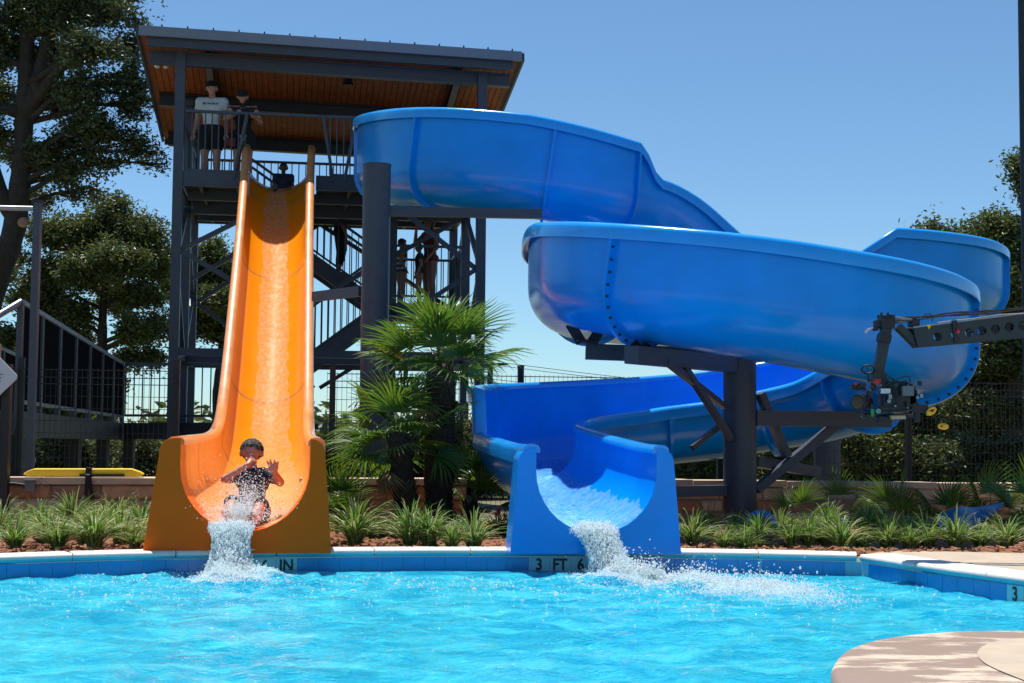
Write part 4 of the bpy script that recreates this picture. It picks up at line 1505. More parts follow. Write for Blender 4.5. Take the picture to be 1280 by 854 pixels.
def oak(name, label, trunk, r0, clumps, n_leaf, leaf, m, seed, group='oaks round the pool', twigs=11, rtop=.35):
    """trunk: world points from the ground up; clumps: (centre, radius). Limbs grow from the trunk into each clump."""
    rg = np.random.default_rng(seed)
    base = trunk[0]
    t = thing(name, label, 'tree', base, group)
    sm, _ = catmull([list(p) for p in trunk], 6)
    tb_ = MB()
    rad = [r0 * (1 - (1 - rtop) * i / (len(sm) - 1)) * (1 + .06 * math.sin(i * 2.1)) for i in range(len(sm))]
    rad[0] *= 1.35
    tb_.tube(sm, rad, 12)
    tb_.build('trunk', MT['bark'], t, smooth=True, sharp=0)
    br = MB()
    leaf_pts = []
    tot = sum(r ** 2 for _, r in clumps)
    tv = [Vector(p) for p in sm]
    for c, r in clumps:
        c = Vector(c)
        cand = [(i, (c - tv[i]).length + max(0, tv[i].z - c.z + .3) * 2.0) for i in range(len(tv) // 4, len(tv))]
        i0 = min(cand, key=lambda q: q[1])[0]
        p0 = tv[i0]
        mid = p0.lerp(c, .5) + Vector((rg.normal(0, .12), rg.normal(0, .12), .10)) * (c - p0).length
        seg = [p0, p0.lerp(mid, .5) + Vector(rg.normal(0, .05, 3)) * r, mid, mid.lerp(c, .5) + Vector(rg.normal(0, .10, 3)) * r, c]
        rb = max(.02, min(rad[i0] * .55, .05 + r * .045))
        br.tube(seg, [rb, rb * .85, rb * .65, rb * .45, rb * .25], 6)
        k_leaf = int(1.5 * n_leaf * r * r / tot)
        nt_ = max(5, int(twigs * (0.6 + r * .5)))
        per = max(3, k_leaf // nt_)
        for k in range(nt_):
            d = rg.normal(0, 1, 3); d[2] = d[2] * .75 + .12
            d /= np.linalg.norm(d)
            e = c + Vector(d) * r * rg.uniform(.55, 1.12)
            st = seg[rg.integers(2, 5)]
            q = st.lerp(e, .55) + Vector(rg.normal(0, .12, 3)) * r
            br.tube([st, q, e], [rb * .30 + .008, rb * .16 + .006, .004], 4, cap=False)
            # leaf sprays strung along the outer part of the twig
            u = rg.beta(2.4, 1.3, per)[:, None]
            A, Bq, Cq = np.array(st), np.array(q), np.array(e)
            pos = (1-u)**2 * A + 2*u*(1-u) * Bq + u*u * Cq
            sig = (.07 + .20 * r) * np.minimum(rg.gamma(1.6, .5, per), 1.5)[:, None]
            dd_ = rg.normal(0, 1, (per, 3)); dd_[:, 2] *= .7
            # small bunches of leaves
            pos = pos + dd_ * sig * .80
            leaf_pts.append(pos)
    br.build('branches', MT['bark'], t, smooth=True, sharp=0, kind='stuff')
    P = np.concatenate(leaf_pts)
    P = np.repeat(P, 4, axis=0) + rg.normal(0, leaf * .95, (len(P) * 4, 3))
    V, Fq = leaf_quads(P, leaf * .52, rg)
    mk('foliage', V, Fq.tolist(), m, t)
    return t

def cl(px, py, Y, rpx):
    return (at(px, py, Y), rpx * Y / F_PX)

# big oak on the left: dark leaning trunk with forked limbs
Y1 = 27.0
g0 = at(-40, 560, Y1); g0.z = -.05
trunkA = [g0, at(-30, 450, Y1), at(-8, 360, Y1), at(18, 285, Y1), at(27, 205, Y1), at(31, 130, Y1), at(33, 60, Y1), at(38, -20, Y1)]
clA = [cl(30, 20, 27, 42), cl(85, 15, 26.5, 44), cl(140, 20, 26.6, 38), cl(168, 60, 27.2, 22), cl(120, 70, 26, 38), cl(70, 70, 27.5, 34), cl(160, 105, 26.8, 26), cl(115, 120, 26.5, 34), cl(70, 125, 28, 32),
       cl(175, 135, 27, 20), cl(130, 160, 26.6, 30), cl(165, 175, 27, 20), cl(190, 190, 27, 16), cl(100, 175, 27.3, 26), cl(60, 190, 26.8, 22), cl(140, 205, 27, 22), cl(85, 215, 27, 22),
       cl(5, 60, 27.4, 30), cl(0, 120, 28, 24), cl(5, 20, 27, 36), cl(-40, 60, 27, 50), cl(-50, 160, 27, 50), cl(10, 190, 28.5, 16), cl(70, -40, 27, 60), cl(150, -25, 27, 40), cl(-60, -40, 27, 60), cl(110, 240, 27.4, 16), cl(50, 250, 28, 18), cl(10, 345, 28.5, 16),
       cl(196, 125, 27.2, 9), cl(205, 205, 27.2, 8)]
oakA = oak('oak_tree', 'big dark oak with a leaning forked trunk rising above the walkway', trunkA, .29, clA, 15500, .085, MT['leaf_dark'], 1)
# forked limb
f1 = MB().tube([at(33, 150, Y1), at(48, 105, Y1), at(56, 70, Y1), at(66, 25, Y1), at(80, -10, Y1)], [.19, .16, .14, .11, .06], 10)
f1.tube([at(35, 140, Y1), at(60, 105, Y1 - .3), at(84, 75, Y1 - .5), at(105, 40, Y1 - .5)], [.13, .11, .09, .05], 9)
f1.tube([at(24, 140, Y1), at(8, 136, Y1), at(-15, 133, Y1)], [.14, .11, .09], 9)
f1.tube([at(20, 270, Y1), at(-2, 240, Y1), at(-14, 200, Y1), at(-20, 150, Y1)], [.2, .17, .15, .1], 10)
f1.tube([at(33, 205, Y1), at(60, 190, Y1), at(95, 165, Y1), at(135, 140, Y1)], [.13, .10, .07, .04], 9)
f1.build('limb', MT['bark'], oakA, smooth=True, sharp=0)
f2 = MB().ball(at(29, 278, Y1 - .24), .11, 12, sc=(1, .4, .9))
f2.build('pruned_knot', MT['stone_brown'], oakA, smooth=True)

# rounder oak behind it, left of the tower
Y2 = 33.0
g0 = at(130, 560, Y2); g0.z = -.05
trunkB = [g0, at(129, 480, Y2), at(128, 420, Y2), at(130, 370, Y2), at(138, 310, Y2)]
clB = [cl(140, 275, 33, 34), cl(100, 285, 33, 32), cl(180, 300, 33, 28), cl(65, 300, 33, 30), cl(195, 335, 33, 20), cl(150, 325, 32, 30), cl(105, 335, 32, 30), cl(60, 345, 33, 30), cl(30, 370, 33, 26),
       cl(185, 370, 33, 24), cl(145, 375, 34, 24), cl(90, 385, 33, 26), cl(195, 410, 33, 20), cl(165, 415, 32, 22), cl(100, 425, 33.4, 18), cl(50, 400, 33, 24), cl(160, 445, 33, 16), cl(195, 445, 33, 14), cl(15, 430, 33, 24), cl(40, 455, 33, 26), cl(80, 470, 33, 22), cl(5, 330, 33, 16), cl(60, 500, 33, 22), cl(105, 505, 33, 20), cl(15, 500, 33, 24), cl(138, 485, 33, 18), cl(40, 530, 33, 22), cl(90, 535, 33, 18)]
oak('oak_tree', 'round bushy oak with thin trunk just outside the tower columns', trunkB, .16, clB, 17000, .10, MT['leaf'], 2)
Y3 = 35.0
g0 = at(275, 560, Y3); g0.z = -.05
trunkC = [g0, at(272, 500, Y3), at(276, 450, Y3), at(280, 390, Y3), at(275, 340, Y3)]
clC = [cl(262, 320, 35, 20), cl(285, 345, 35, 22), cl(250, 350, 35, 22), cl(225, 360, 35, 20), cl(275, 375, 34, 24), cl(240, 390, 35, 22), cl(300, 390, 35, 24), cl(265, 410, 35, 18), cl(225, 410, 35, 18), cl(305, 430, 35, 18), cl(210, 330, 35.5, 18)]
oak('oak_tree', 'oak seen through the tower frame beside the orange slide', trunkC, .15, clC, 9000, .10, MT['leaf'], 3)

# oaks on the right, behind the blue slide
Y4 = 25.0
g0 = at(1275, 620, Y4); g0.z = -.05
trunkD = [g0, at(1277, 570, Y4), at(1262, 520, Y4), at(1268, 470, Y4), at(1282, 400, Y4), at(1290, 330, Y4)]
clD = [cl(1245, 285, 25, 22), cl(1225, 300, 25.5, 22), cl(1268, 310, 25, 26), cl(1240, 335, 25, 24), cl(1275, 355, 24.6, 28), cl(1235, 370, 25, 26), cl(1260, 400, 25, 28), cl(1225, 410, 25.5, 26), cl(1275, 440, 25, 28),
       cl(1235, 450, 25, 28), cl(1210, 470, 25.5, 26), cl(1260, 480, 26, 26), cl(1225, 505, 25, 24), cl(1195, 510, 25.5, 22), cl(1275, 520, 25, 22), cl(1245, 545, 26, 22), cl(1205, 550, 26, 24), cl(1318, 350, 25, 36), cl(1320, 430, 25, 60), cl(1270, 205, 25, 11), cl(1288, 208, 25, 14), cl(1262, 283, 25, 12)]
oakD = oak('oak_tree', 'tall oak at the edge of the picture with crooked low limbs', trunkD, .26, clD, 22000, .085, MT['leaf'], 4)
lm = MB().tube([at(1272, 565, Y4), at(1245, 563, Y4 - .3), at(1222, 566, Y4 - .5), at(1207, 553, Y4 - .4), at(1197, 540, Y4 + .3), at(1190, 520, Y4 + 1.0)], [.13, .11, .10, .08, .05, .02], 9)
lm.build('limb', MT['bark'], oakD, smooth=True, sharp=0)
Y5 = 27.0
g0 = at(1135, 625, Y5); g0.z = -.05
trunkE = [g0, at(1130, 590, Y5), at(1112, 555, Y5), at(1120, 500, Y5), at(1150, 420, Y5), at(1160, 330, Y5)]
clE = [cl(1160, 290, 27, 9), cl(1190, 292, 27, 8), cl(1170, 305, 27, 22), cl(1210, 315, 27, 26), cl(1140, 330, 27, 24), cl(1170, 350, 27, 30), cl(1130, 390, 27, 34), cl(1190, 400, 27, 34), cl(1150, 440, 27, 36), cl(1190, 480, 27, 30),
       cl(1110, 470, 27, 34), cl(1155, 510, 27, 28), cl(1180, 550, 27, 24), cl(1105, 530, 27, 26), cl(1140, 560, 27.5, 24), cl(1085, 560, 27, 22), cl(1175, 585, 27, 20), cl(1110, 590, 27, 20)]
oakE = oak('oak_tree', 'spreading oak behind the far turn of the blue slide', trunkE, .22, clE, 16000, .09, MT['leaf'], 5)
lm = MB().tube([at(1125, 585, Y5), at(1105, 590, Y5 - .4), at(1085, 582, Y5 - .6), at(1070, 562, Y5 - .6)], [.12, .10, .08, .05], 9)
lm.build('limb', MT['bark'], oakE, smooth=True, sharp=0)
Y6 = 30.0
g0 = at(985, 610, Y6); g0.z = -.05
trunkF = [g0, at(985, 570, Y6), at(980, 520, Y6), at(985, 470, Y6)]
clF = [cl(965, 452, 30, 16), cl(990, 455, 30, 18), cl(940, 462, 30, 16), cl(1020, 462, 30, 20), cl(960, 490, 30, 24), cl(1005, 495, 30, 24), cl(1045, 490, 30, 24), cl(930, 500, 30, 18), cl(1085, 304, 31, 5), cl(1060, 520, 30, 24), cl(980, 530, 30, 26), cl(1030, 545, 30, 24)]
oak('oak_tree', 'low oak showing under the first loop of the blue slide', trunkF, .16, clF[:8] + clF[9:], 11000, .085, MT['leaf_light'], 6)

# bushes and hedges behind the fence, one by one
def bush(label, px0, px1, py0, py1, Y, n, m, seed, name='bush', leaf=.075):
    rg = random.Random(seed)
    c = at((px0 + px1) / 2, py1, Y); c.z = -.03
    k = max(3, int((px1 - px0) / 22))
    cls = []
    for i in range(k * 2):
        x = px0 + (px1 - px0) * (i % k + .5 + rg.uniform(-.3, .3)) / k
        y = py0 + (py1 - py0) * (.30 if i < k else .72) + rg.uniform(-4, 4)
        cls.append(cl(x, y, Y + rg.uniform(-.5, .5), (py1 - py0) * rg.uniform(.30, .42)))
    tr = [c, c + Vector((.02, 0, .35)), at((px0 + px1) / 2, (py0 + py1) / 2, Y)]
    tt = oak(name, label, tr, .07, cls, n, leaf, m, seed, 'bushes behind the fence', twigs=8)
    tt['category'] = 'bush'
    return tt
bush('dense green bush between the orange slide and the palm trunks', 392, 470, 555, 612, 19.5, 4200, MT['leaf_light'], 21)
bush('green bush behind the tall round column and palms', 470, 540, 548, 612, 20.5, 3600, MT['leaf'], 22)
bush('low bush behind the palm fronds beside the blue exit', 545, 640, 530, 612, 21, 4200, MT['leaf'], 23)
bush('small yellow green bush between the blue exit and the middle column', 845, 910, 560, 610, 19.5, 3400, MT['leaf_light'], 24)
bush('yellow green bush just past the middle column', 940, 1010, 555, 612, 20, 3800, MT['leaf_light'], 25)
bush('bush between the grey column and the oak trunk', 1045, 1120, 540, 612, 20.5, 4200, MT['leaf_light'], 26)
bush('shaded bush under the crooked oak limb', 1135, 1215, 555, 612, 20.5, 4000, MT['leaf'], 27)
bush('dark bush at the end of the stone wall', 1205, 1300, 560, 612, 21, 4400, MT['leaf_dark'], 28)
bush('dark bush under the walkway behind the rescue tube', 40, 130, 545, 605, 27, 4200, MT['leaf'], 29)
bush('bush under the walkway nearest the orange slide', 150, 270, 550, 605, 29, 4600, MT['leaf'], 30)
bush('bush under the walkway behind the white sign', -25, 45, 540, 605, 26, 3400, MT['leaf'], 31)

# far woods along the horizon read as one mass
rgw = np.random.default_rng(40)
pts = []
for i in range(900):
    if i < 360:
        x = rgw.uniform(-90, 90); y = rgw.uniform(95, 150); h = rgw.uniform(1.2, 3.4)
    else:                                   # woods go on unseen round the pool, added to dim reflections
        a_ = rgw.uniform(.15 * PI, 1.85 * PI) + PI / 2
        R_w = rgw.uniform(55, 75)
        x, y, h = math.cos(a_) * R_w, math.sin(a_) * R_w, rgw.uniform(5, 9)
    k = 34
    q = rgw.normal(0, 1, (k, 3)) * np.array([1.6 if i < 360 else 3.2, 1.2 if i < 360 else 2.6, .30 * h]) + np.array([x, y, h * .5])
    q[:, 2] = np.abs(q[:, 2])
    pts.append(q)
P = np.concatenate(pts)
V, Fq = leaf_quads(P, .62, rgw)
mk('distant_woods', V, Fq.tolist(), MT['leaf'], kind='stuff', origin=(0, 120, 0))

# ================================================================ FAN PALMS
def frond_mesh(seed, L=.62, spread=150, n=22, droop=.35, pet=.45):
    """One fan leaf along +Y from the origin: petiole then a fan of narrow folded leaflets."""
    rg = random.Random(seed)
    b = MB()
    b.tube([(0, 0, 0), (0, pet * .55, .03), (0, pet, .02)], [.011, .008, .006], 5)
    hub = Vector((0, pet, .02))
    for i in range(n):
        a = math.radians(-spread / 2 + spread * i / (n - 1) + rg.uniform(-2, 2))
        d = Vector((math.sin(a), math.cos(a), 0))
        side = Vector((math.cos(a), -math.sin(a), 0))
        l = L * (1 - .22 * abs(i / (n - 1) * 2 - 1) ** 2) * rg.uniform(.88, 1.08)
        lift = .10 * math.cos(a * 1.2)
        vs = []
        K = 6
        tw = rg.uniform(-.3, .3)
        for k in range(K + 1):
            t = k / K
            w = .017 * (math.sin(min(1, t * 2.2 + .25) * PI / 2)) * (1 - t ** 3.0) + .0012
            z = lift * t - droop * rg.uniform(.8, 1.2) * l * max(0, t - .35) ** 2 * 1.6
            c = hub + d * (l * t) + Vector((0, 0, z))
            up = Vector((0, 0, 1))
            vs += [c - side * w + up * (w * .55 + tw * w), c, c + side * w + up * (w * .55 - tw * w)]
        fs = []
        for k in range(K):
            q = k * 3
            fs += [(q, q+1, q+4, q+3), (q+1, q+2, q+5, q+4)]
        b.add(vs, fs, 1)
    return b
def frond_data(seed, m, **k):
    b = frond_mesh(seed, **k)
    me = bpy.data.meshes.new('frond')
    me.from_pydata([tuple(v) for v in b.v], [], b.f)
    me.materials.append(MT['palm']); me.materials.append(m)
    me.polygons.foreach_set('material_index', b.m)
    me.update()
    return me
FR = [frond_data(100 + i, MT['palm'], L=.60 + .03 * i, spread=165 + 8 * (i % 3), droop=.25 + .12 * (i % 3), pet=.42 + .05 * i) for i in range(5)]
FRD = [frond_data(120 + i, MT['palm_dry'], L=.5, spread=120, droop=.9, pet=.4) for i in range(2)]
def put_frond(me, root, p, az, el, roll, sc, name='frond'):
    o = bpy.data.objects.new(name, me)
    COL.objects.link(o)
    o.parent = root
    o.location = Vector(p) - wloc(root)
    o.rotation_mode = 'YXZ'
    M = Matrix.Rotation(az, 4, 'Z') @ Matrix.Rotation(el, 4, 'X') @ Matrix.Rotation(roll, 4, 'Y')
    o.rotation_mode = 'QUATERNION'
    o.rotation_quaternion = M.to_quaternion()
    o.scale = (sc,) * 3
    return o
def fan_palm(label, base, top, r, n, sc, seed, dry=3, el0=-25, el1=82, group='fan palms in the bed'):
    rg = random.Random(seed)
    t = thing('fan_palm', label, 'palm', base, group)
    b = MB()
    m = 14
    pts = [Vector(base).lerp(Vector(top), k / (m - 1)) + Vector((rg.uniform(-.01, .01), rg.uniform(-.01, .01), 0)) for k in range(m)]
    if (Vector(top) - Vector(base)).length > .25:
        b.tube(pts, [r * rg.uniform(.9, 1.1) * (1.1 - .1 * k / m) for k in range(m)], 14)
        b.build('trunk', MT['palm_trunk'], t, smooth=True, sharp=0)
        hs = MB()
        H = (Vector(top) - Vector(base)).length
        for k in range(int(H / .045) * 9):
            f = (k + .5) / (int(H / .045) * 9)
            c = Vector(base).lerp(Vector(top), f)
            a = k * 2.399
            d = Vector((math.cos(a), math.sin(a), 0))
            s = Vector((-d.y, d.x, 0))
            w = rg.uniform(.012, .026); l = rg.uniform(.05, .11)
            o0 = c + d * (r * .92)
            e = o0 + d * rg.uniform(.02, .06) + UZ * l
            hs.add([o0 - s * w, o0 + s * w, e + s * w * .3, e - s * w * .3], [(0, 1, 2, 3)])
        hs.build('leaf_base_fibres', MT['palm_trunk'], t, kind='stuff')
    for i in range(n):
        az = i * 2.39996 + rg.uniform(-.2, .2)
        q = i / max(1, n - 1)
        el = math.radians(el0 + (el1 - el0) * q ** 1.1 + rg.uniform(-8, 8))
        put_frond(FR[rg.randrange(5)], t, Vector(top) + Vector((rg.uniform(-.03, .03), rg.uniform(-.03, .03), -.10 * (1 - q))), az, el, rg.uniform(-.5, .5), sc * rg.uniform(.85, 1.1))
    for i in range(dry):
        put_frond(FRD[i % 2], t, Vector(top) + Vector((0, 0, -.14)), i * 2.1 + rg.random(), math.radians(-62 + rg.uniform(-10, 10)), rg.uniform(-.4, .4), sc * .8, 'dry_frond')
    return t
def bedp(px, py, Y):
    p = at(px, py, Y); p.z = bed_z(p.x, p.y) - .01
    return p
fan_palm('taller fan palm, its crown above all the other fronds', bedp(549, 640, 13.05), at(551, 455, 13.05), .118, 28, .66, 31, dry=3, el0=-8, el1=60)
fan_palm('shorter fan palm leaning beside the taller palm trunk', bedp(512, 640, 12.75), at(497, 545, 12.75), .095, 23, .62, 32, dry=4, el0=-28, el1=64)
fan_palm('low trunkless fan palm tucked beside the blue exit', bedp(592, 640, 13.2), bedp(588, 615, 13.2) + UZ * .25, .06, 9, .55, 33, dry=1, el0=-5)
fan_palm('young fan palm at the foot of the orange slide', bedp(424, 650, 13.1), bedp(424, 645, 13.1) + UZ * .1, .05, 8, .5, 34, dry=0, el0=0)
for k, (lab, px, Y, n, sc) in enumerate([
        ('young fan palm with upright fan nearest the middle column', 998, 13.6, 6, .36),
        ('dark young fan palm in front of the wall under the camera', 1122, 13.7, 8, .46),
        ('young fan palm leaning beside the blue shell', 1188, 13.6, 6, .50),
        ('young fan palm standing behind the blue shell', 1236, 13.9, 5, .55),
        ('young fan palm close against the wall below the grey column', 1045, 14.2, 5, .34),
        ('young fan palm at the very end of the bed', 1292, 13.4, 7, .52)]):
    fan_palm(lab, bedp(px, 650, Y), bedp(px, 640, Y) + UZ * .08, .05, n, sc, 40 + k, dry=0, el0=15, el1=80, group='young palms in the bed')

# ================================================================ VARIEGATED GRASS CLUMPS
def clump_mesh(seed, n=95, H=.34):
    rg = random.Random(seed)
    b = MB()
    for i in range(n):
        az = rg.uniform(0, 2 * PI)
        lean = rg.random() ** .7
        l = H * rg.uniform(.75, 1.35)
        d = Vector((math.cos(az), math.sin(az), 0)); s = Vector((-d.y, d.x, 0))
        r0 = rg.uniform(0, .055)
        p0 = d * r0
        K = 6
        w0 = rg.uniform(.0048, .0078)
        L_, M_, R_2 = [], [], []
        reach = l * (.18 + .85 * lean)
        hgt = l * (1.0 - .35 * lean)
        for k in range(K + 1):
            t = k / K
            c = p0 + d * (reach * (t ** 1.5)) + Vector((0, 0, hgt * (1.55 * t - (.55 + .45 * lean) * t * t * 1.05)))
            w = w0 * (1 - t ** 2.5) + .0006
            L_.append(c - s * w); R_2.append(c + s * w); M_.append((c - s * w * .45 - Vector((0, 0, w * .3)), c + s * w * .45 - Vector((0, 0, w * .3))))
        pale = rg.random() < .5
        vs = []
        for k in range(K + 1):
            vs += [L_[k], M_[k][0], M_[k][1], R_2[k]]
        fe, fm = [], []
        for k in range(K):
            q = k * 4
            fe += [(q, q+1, q+5, q+4), (q+2, q+3, q+7, q+6)]
            fm += [(q+1, q+2, q+6, q+5)]
        nb = len(b.v)
        b.v.extend([tuple(v) for v in vs])
        b.f.extend([tuple(i_ + nb for i_ in f) for f in fe + fm])
        b.m.extend([1 if pale else 0] * len(fe) + [0] * len(fm))
    me = bpy.data.meshes.new('grass_clump')
    me.from_pydata(b.v, [], b.f)
    me.materials.append(MT['blade']); me.materials.append(MT['blade_pale'])
    me.polygons.foreach_set('material_index', b.m)
    me.update()
    return me
CLM = [clump_mesh(200 + i, 130 + 14 * i, .31 + .015 * i) for i in range(5)]
def clump(px, py, label, sc, grp, k):
    p = gnd(px, py, 0)
    p.z = bed_z(p.x, p.y) - .01
    o = bpy.data.objects.new('grass_clump', CLM[k % 5])
    COL.objects.link(o)
    o.location = p
    o.rotation_euler = (0, 0, k * 1.7)
    o.scale = (sc, sc, sc * random.uniform(.9, 1.1))
    tag(o, label, 'grass plant', grp)
GL = 'variegated grasses in the bed beside the orange slide'
left = [(18, 684, 'variegated grass clump at the end of the bed below the white sign', 1.0), (58, 676, 'variegated grass clump below the grey outlet box', .95), (48, 662, 'variegated grass clump against the wall under the outlet box', .9),
        (90, 666, 'variegated grass clump under the hanging strap of the rescue tube', 1.0), (118, 684, 'front variegated grass clump with bare mulch on its outer side', 1.0), (118, 661, 'variegated grass clump against the wall behind the front clump', .9),
        (150, 678, 'variegated grass clump one step from the orange exit block', 1.05), (176, 668, 'variegated grass clump touching the orange exit block', 1.0), (0, 668, 'half visible variegated grass clump at the picture edge by the wall', .95),
        (148, 660, 'variegated grass clump by the wall under the end of the rescue tube', .9), (82, 655, 'small variegated grass clump close to the wall stones', .8)]
left += [(30, 662, 'low grass clump between the outlet box and the white sign post', .75), (134, 670, 'grass clump between the front clump and the orange block', .9), (104, 676, 'grass clump leaning over bare mulch below the rescue tube strap', .7), (72, 684, 'grass clump at the coping in front of the outlet box', .8), (168, 684, 'grass clump at the coping beside the orange block', .75)]
for k, (px, py, lab, sc) in enumerate(left):
    clump(px, py, lab, sc * .90, GL, k)
GM = 'variegated grasses between the two slides'
for k, (px, py, lab, sc) in enumerate([(443, 680, 'lush grass clump next to the orange exit block, in front of the wall', 1.12), (512, 680, 'grass clump in front of the shorter palm trunk', 1.05), (536, 680, 'grass clump in front of the taller palm trunk', 1.0),
        (592, 681, 'wide grass clump nearest the blue exit block', 1.1), (425, 664, 'grass clump behind the lush one beside the orange block', .8), (560, 666, 'grass clump in the shade behind the palms', .85), (480, 668, 'small grass clump between the orange block and the palms', .7), (622, 670, 'grass clump half hidden by the blue exit block', .8), (565, 682, 'grass clump at the coping between the palm trunks and the wide clump', .8), (462, 672, 'grass clump behind the lush one, nearer the wall', .85)]):
    clump(px, py, lab, sc * .88, GM, k + 2)
GR = 'grasses in the bed under the blue slide'
for k, (px, py, lab, sc) in enumerate([(866, 682, 'grass clump touching the blue exit block on its far side', 1.05), (885, 668, 'dark grass clump in front of the low steel arm', 1.0), (918, 672, 'grass clump at the foot of the middle column', .85), (948, 682, 'grass clump in front of the blue and brown ball', .9),
        (975, 668, 'grass clump just past the blue and brown ball', 1.0), (1010, 684, 'dark upright grass clump below the young fan palm', 1.05), (1052, 686, 'pale arching grass clump at the front of the bed', 1.05), (1035, 668, 'grass clump behind the pale arching one', 1.0),
        (1085, 672, 'grass clump in front of the dark young fan palm', 1.1), (1110, 684, 'shaded grass clump close to the blue shell', 1.05), (1160, 684, 'shaded dense grass clump in front of the pale end of the blue shell', 1.1), (1195, 685, 'dark grass clump in front of the middle of the blue shell', 1.05), (1258, 683, 'grass clump with long pale blades beyond the blue shell', 1.0),
        (905, 684, 'small grass clump at the bed edge before the middle column', .65), (1135, 668, 'dark grass clump by the wall behind the shell', .9), (960, 660, 'grass clump by the wall behind the ball', .85), (1278, 672, 'grass clump at the picture edge near the wall end', .9), (930, 684, 'grass clump at the coping between the column and the ball', .8), (990, 684, 'small grass clump at the coping beyond the ball', .75), (1030, 684, 'low grass clump at the coping beside the pale arching one', .8), (1075, 684, 'grass clump at the coping below the dark young palm', .85), (1138, 685, 'low grass clump at the coping where the deck begins', .8), (1225, 684, 'grass clump under the raised tip of the blue shell', .85)]):
    clump(px, py, lab, sc * .82, GR, k + 1)
# pink flowers beside the blue exit
fl = thing('flower_plant', 'small plant with pink red blossoms beside the blue exit block', 'flower', bedp(630, 655, 12.4))
b = MB(); g = MB()
rg = random.Random(5)
for i in range(9):
    a = rg.uniform(0, 2 * PI); p = wloc(fl); e = p + Vector((math.cos(a) * .08, math.sin(a) * .08, rg.uniform(.12, .26)))
    g.tube([p, p.lerp(e, .6) + UZ * .03, e], .004, 4)
    for k in range(9):
        v = Vector((rg.gauss(0, 1), rg.gauss(0, 1), rg.gauss(0, 1))).normalized()
        u = v.orthogonal().normalized(); w = v.cross(u)
        c = e + v * .02
        b.add([c - u * .016, c - w * .012, c + u * .016, c + w * .012], [(0, 1, 2, 3)])
g.build('stems', MT['blade'], fl); b.build('blossoms', MT['pink'], fl)
# ================================================================ PEOPLE
def capsule(b, p, q, r0, r1, n=14, flat=None):
    """Closed tapered capsule between p and q; flat = (axis vector, factor) squashes it along one direction."""
    p, q = Vector(p), Vector(q)
    d = q - p
    L = d.length
    if L < 1e-6:
        d = Vector((0, 0, 1)); L = 0
    d = d.normalized()
    s = d.orthogonal().normalized(); t = d.cross(s)
    rings = []
    for k in range(1, 5):
        a = PI / 2 * k / 4
        rings.append((p - d * r0 * math.cos(a), r0 * math.sin(a)))
    for k in range(0, 4):
        a = PI / 2 * k / 4
        rings.append((q + d * r1 * math.sin(a), r1 * math.cos(a)))
    vs, fs = [], []
    for c, r in rings:
        for k in range(n):
            a = 2 * PI * k / n
            v = (s * math.cos(a) + t * math.sin(a)) * r
            if flat:
                ax = Vector(flat[0]).normalized()
                v = v - ax * v.dot(ax) * (1 - flat[1])
            vs.append(c + v)
    m = len(rings)
    for i in range(m - 1):
        for k in range(n):
            k2 = (k + 1) % n
            fs.append((i*n+k, i*n+k2, (i+1)*n+k2, (i+1)*n+k))
    vs.append(p - d * r0); vs.append(q + d * r1)
    A, Bq = len(vs) - 2, len(vs) - 1
    for k in range(n):
        k2 = (k + 1) % n
        fs.append((A, k2, k)); fs.append((Bq, (m-1)*n+k, (m-1)*n+k2))
    b.add(vs, fs)

def fuse(segs, voxel, smooth=5):
    """Union of tapered capsules as ONE continuous skin; returns verts, faces, nearest segment tag per vertex."""
    b = MB()
    for s in segs:
        capsule(b, s[1], s[2], s[3], s[4], flat=s[5] if len(s) > 5 else None)
    me = bpy.data.meshes.new('tmp')
    me.from_pydata([tuple(v) for v in b.v], [], b.f)
    o = bpy.data.objects.new('tmp', me)
    COL.objects.link(o)
    r = o.modifiers.new('r', 'REMESH'); r.mode = 'VOXEL'; r.voxel_size = voxel; r.adaptivity = 0
    sm = o.modifiers.new('s', 'SMOOTH'); sm.factor = .5; sm.iterations = smooth
    dg = bpy.context.evaluated_depsgraph_get()
    m2 = bpy.data.meshes.new_from_object(o.evaluated_get(dg))
    n = len(m2.vertices)
    V = np.empty(n * 3); m2.vertices.foreach_get('co', V); V = V.reshape(-1, 3)
    NV = np.empty(n * 3); m2.vertex_normals.foreach_get('vector', NV); NV = NV.reshape(-1, 3)
    Fc = [tuple(p.vertices) for p in m2.polygons]
    bpy.data.objects.remove(o); bpy.data.meshes.remove(me); bpy.data.meshes.remove(m2)
    best = np.full(n, 1e9); tagi = np.zeros(n, int)
    names = []
    for s in segs:
        if s[0] not in names: names.append(s[0])
        a, c = np.array(s[1], float), np.array(s[2], float)
        d = c - a; L2 = d.dot(d) + 1e-12
        t = np.clip(((V - a) @ d) / L2, 0, 1)
        dist = np.linalg.norm(V - (a + t[:, None] * d), axis=1) - (s[3] + (s[4] - s[3]) * t)
        w = dist < best
        best[w] = dist[w]; tagi[w] = names.index(s[0])
    return V, NV, Fc, np.array([names[i] for i in tagi])

def garment(name, body, sel, off, m, parent, kind_smooth=True):
    V, NV, Fc, tg = body
    keep = [f for f in Fc if all(sel[i] for i in f)]
    used = sorted({i for f in keep for i in f})
    mp = {i: k for k, i in enumerate(used)}
    vs = V[used] + NV[used] * off
    nb = len(used)
    # inner face follows the skin, so the cloth has thickness
    vi = V[used] + NV[used] * (off * .25)
    fs = [tuple(mp[i] for i in f) for f in keep]
    edge = {}
    for f in fs:
        for a, c in zip(f, f[1:] + f[:1]):
            edge[(a, c)] = edge.get((a, c), 0) + 1
    rim = [(a, c) for (a, c) in edge if (c, a) not in edge]
    fs2 = fs + [(c, a, a + nb, c + nb) for a, c in rim]
    return mk(name, np.vstack([vs, vi]), fs2, m, parent, smooth=True, sharp=60)

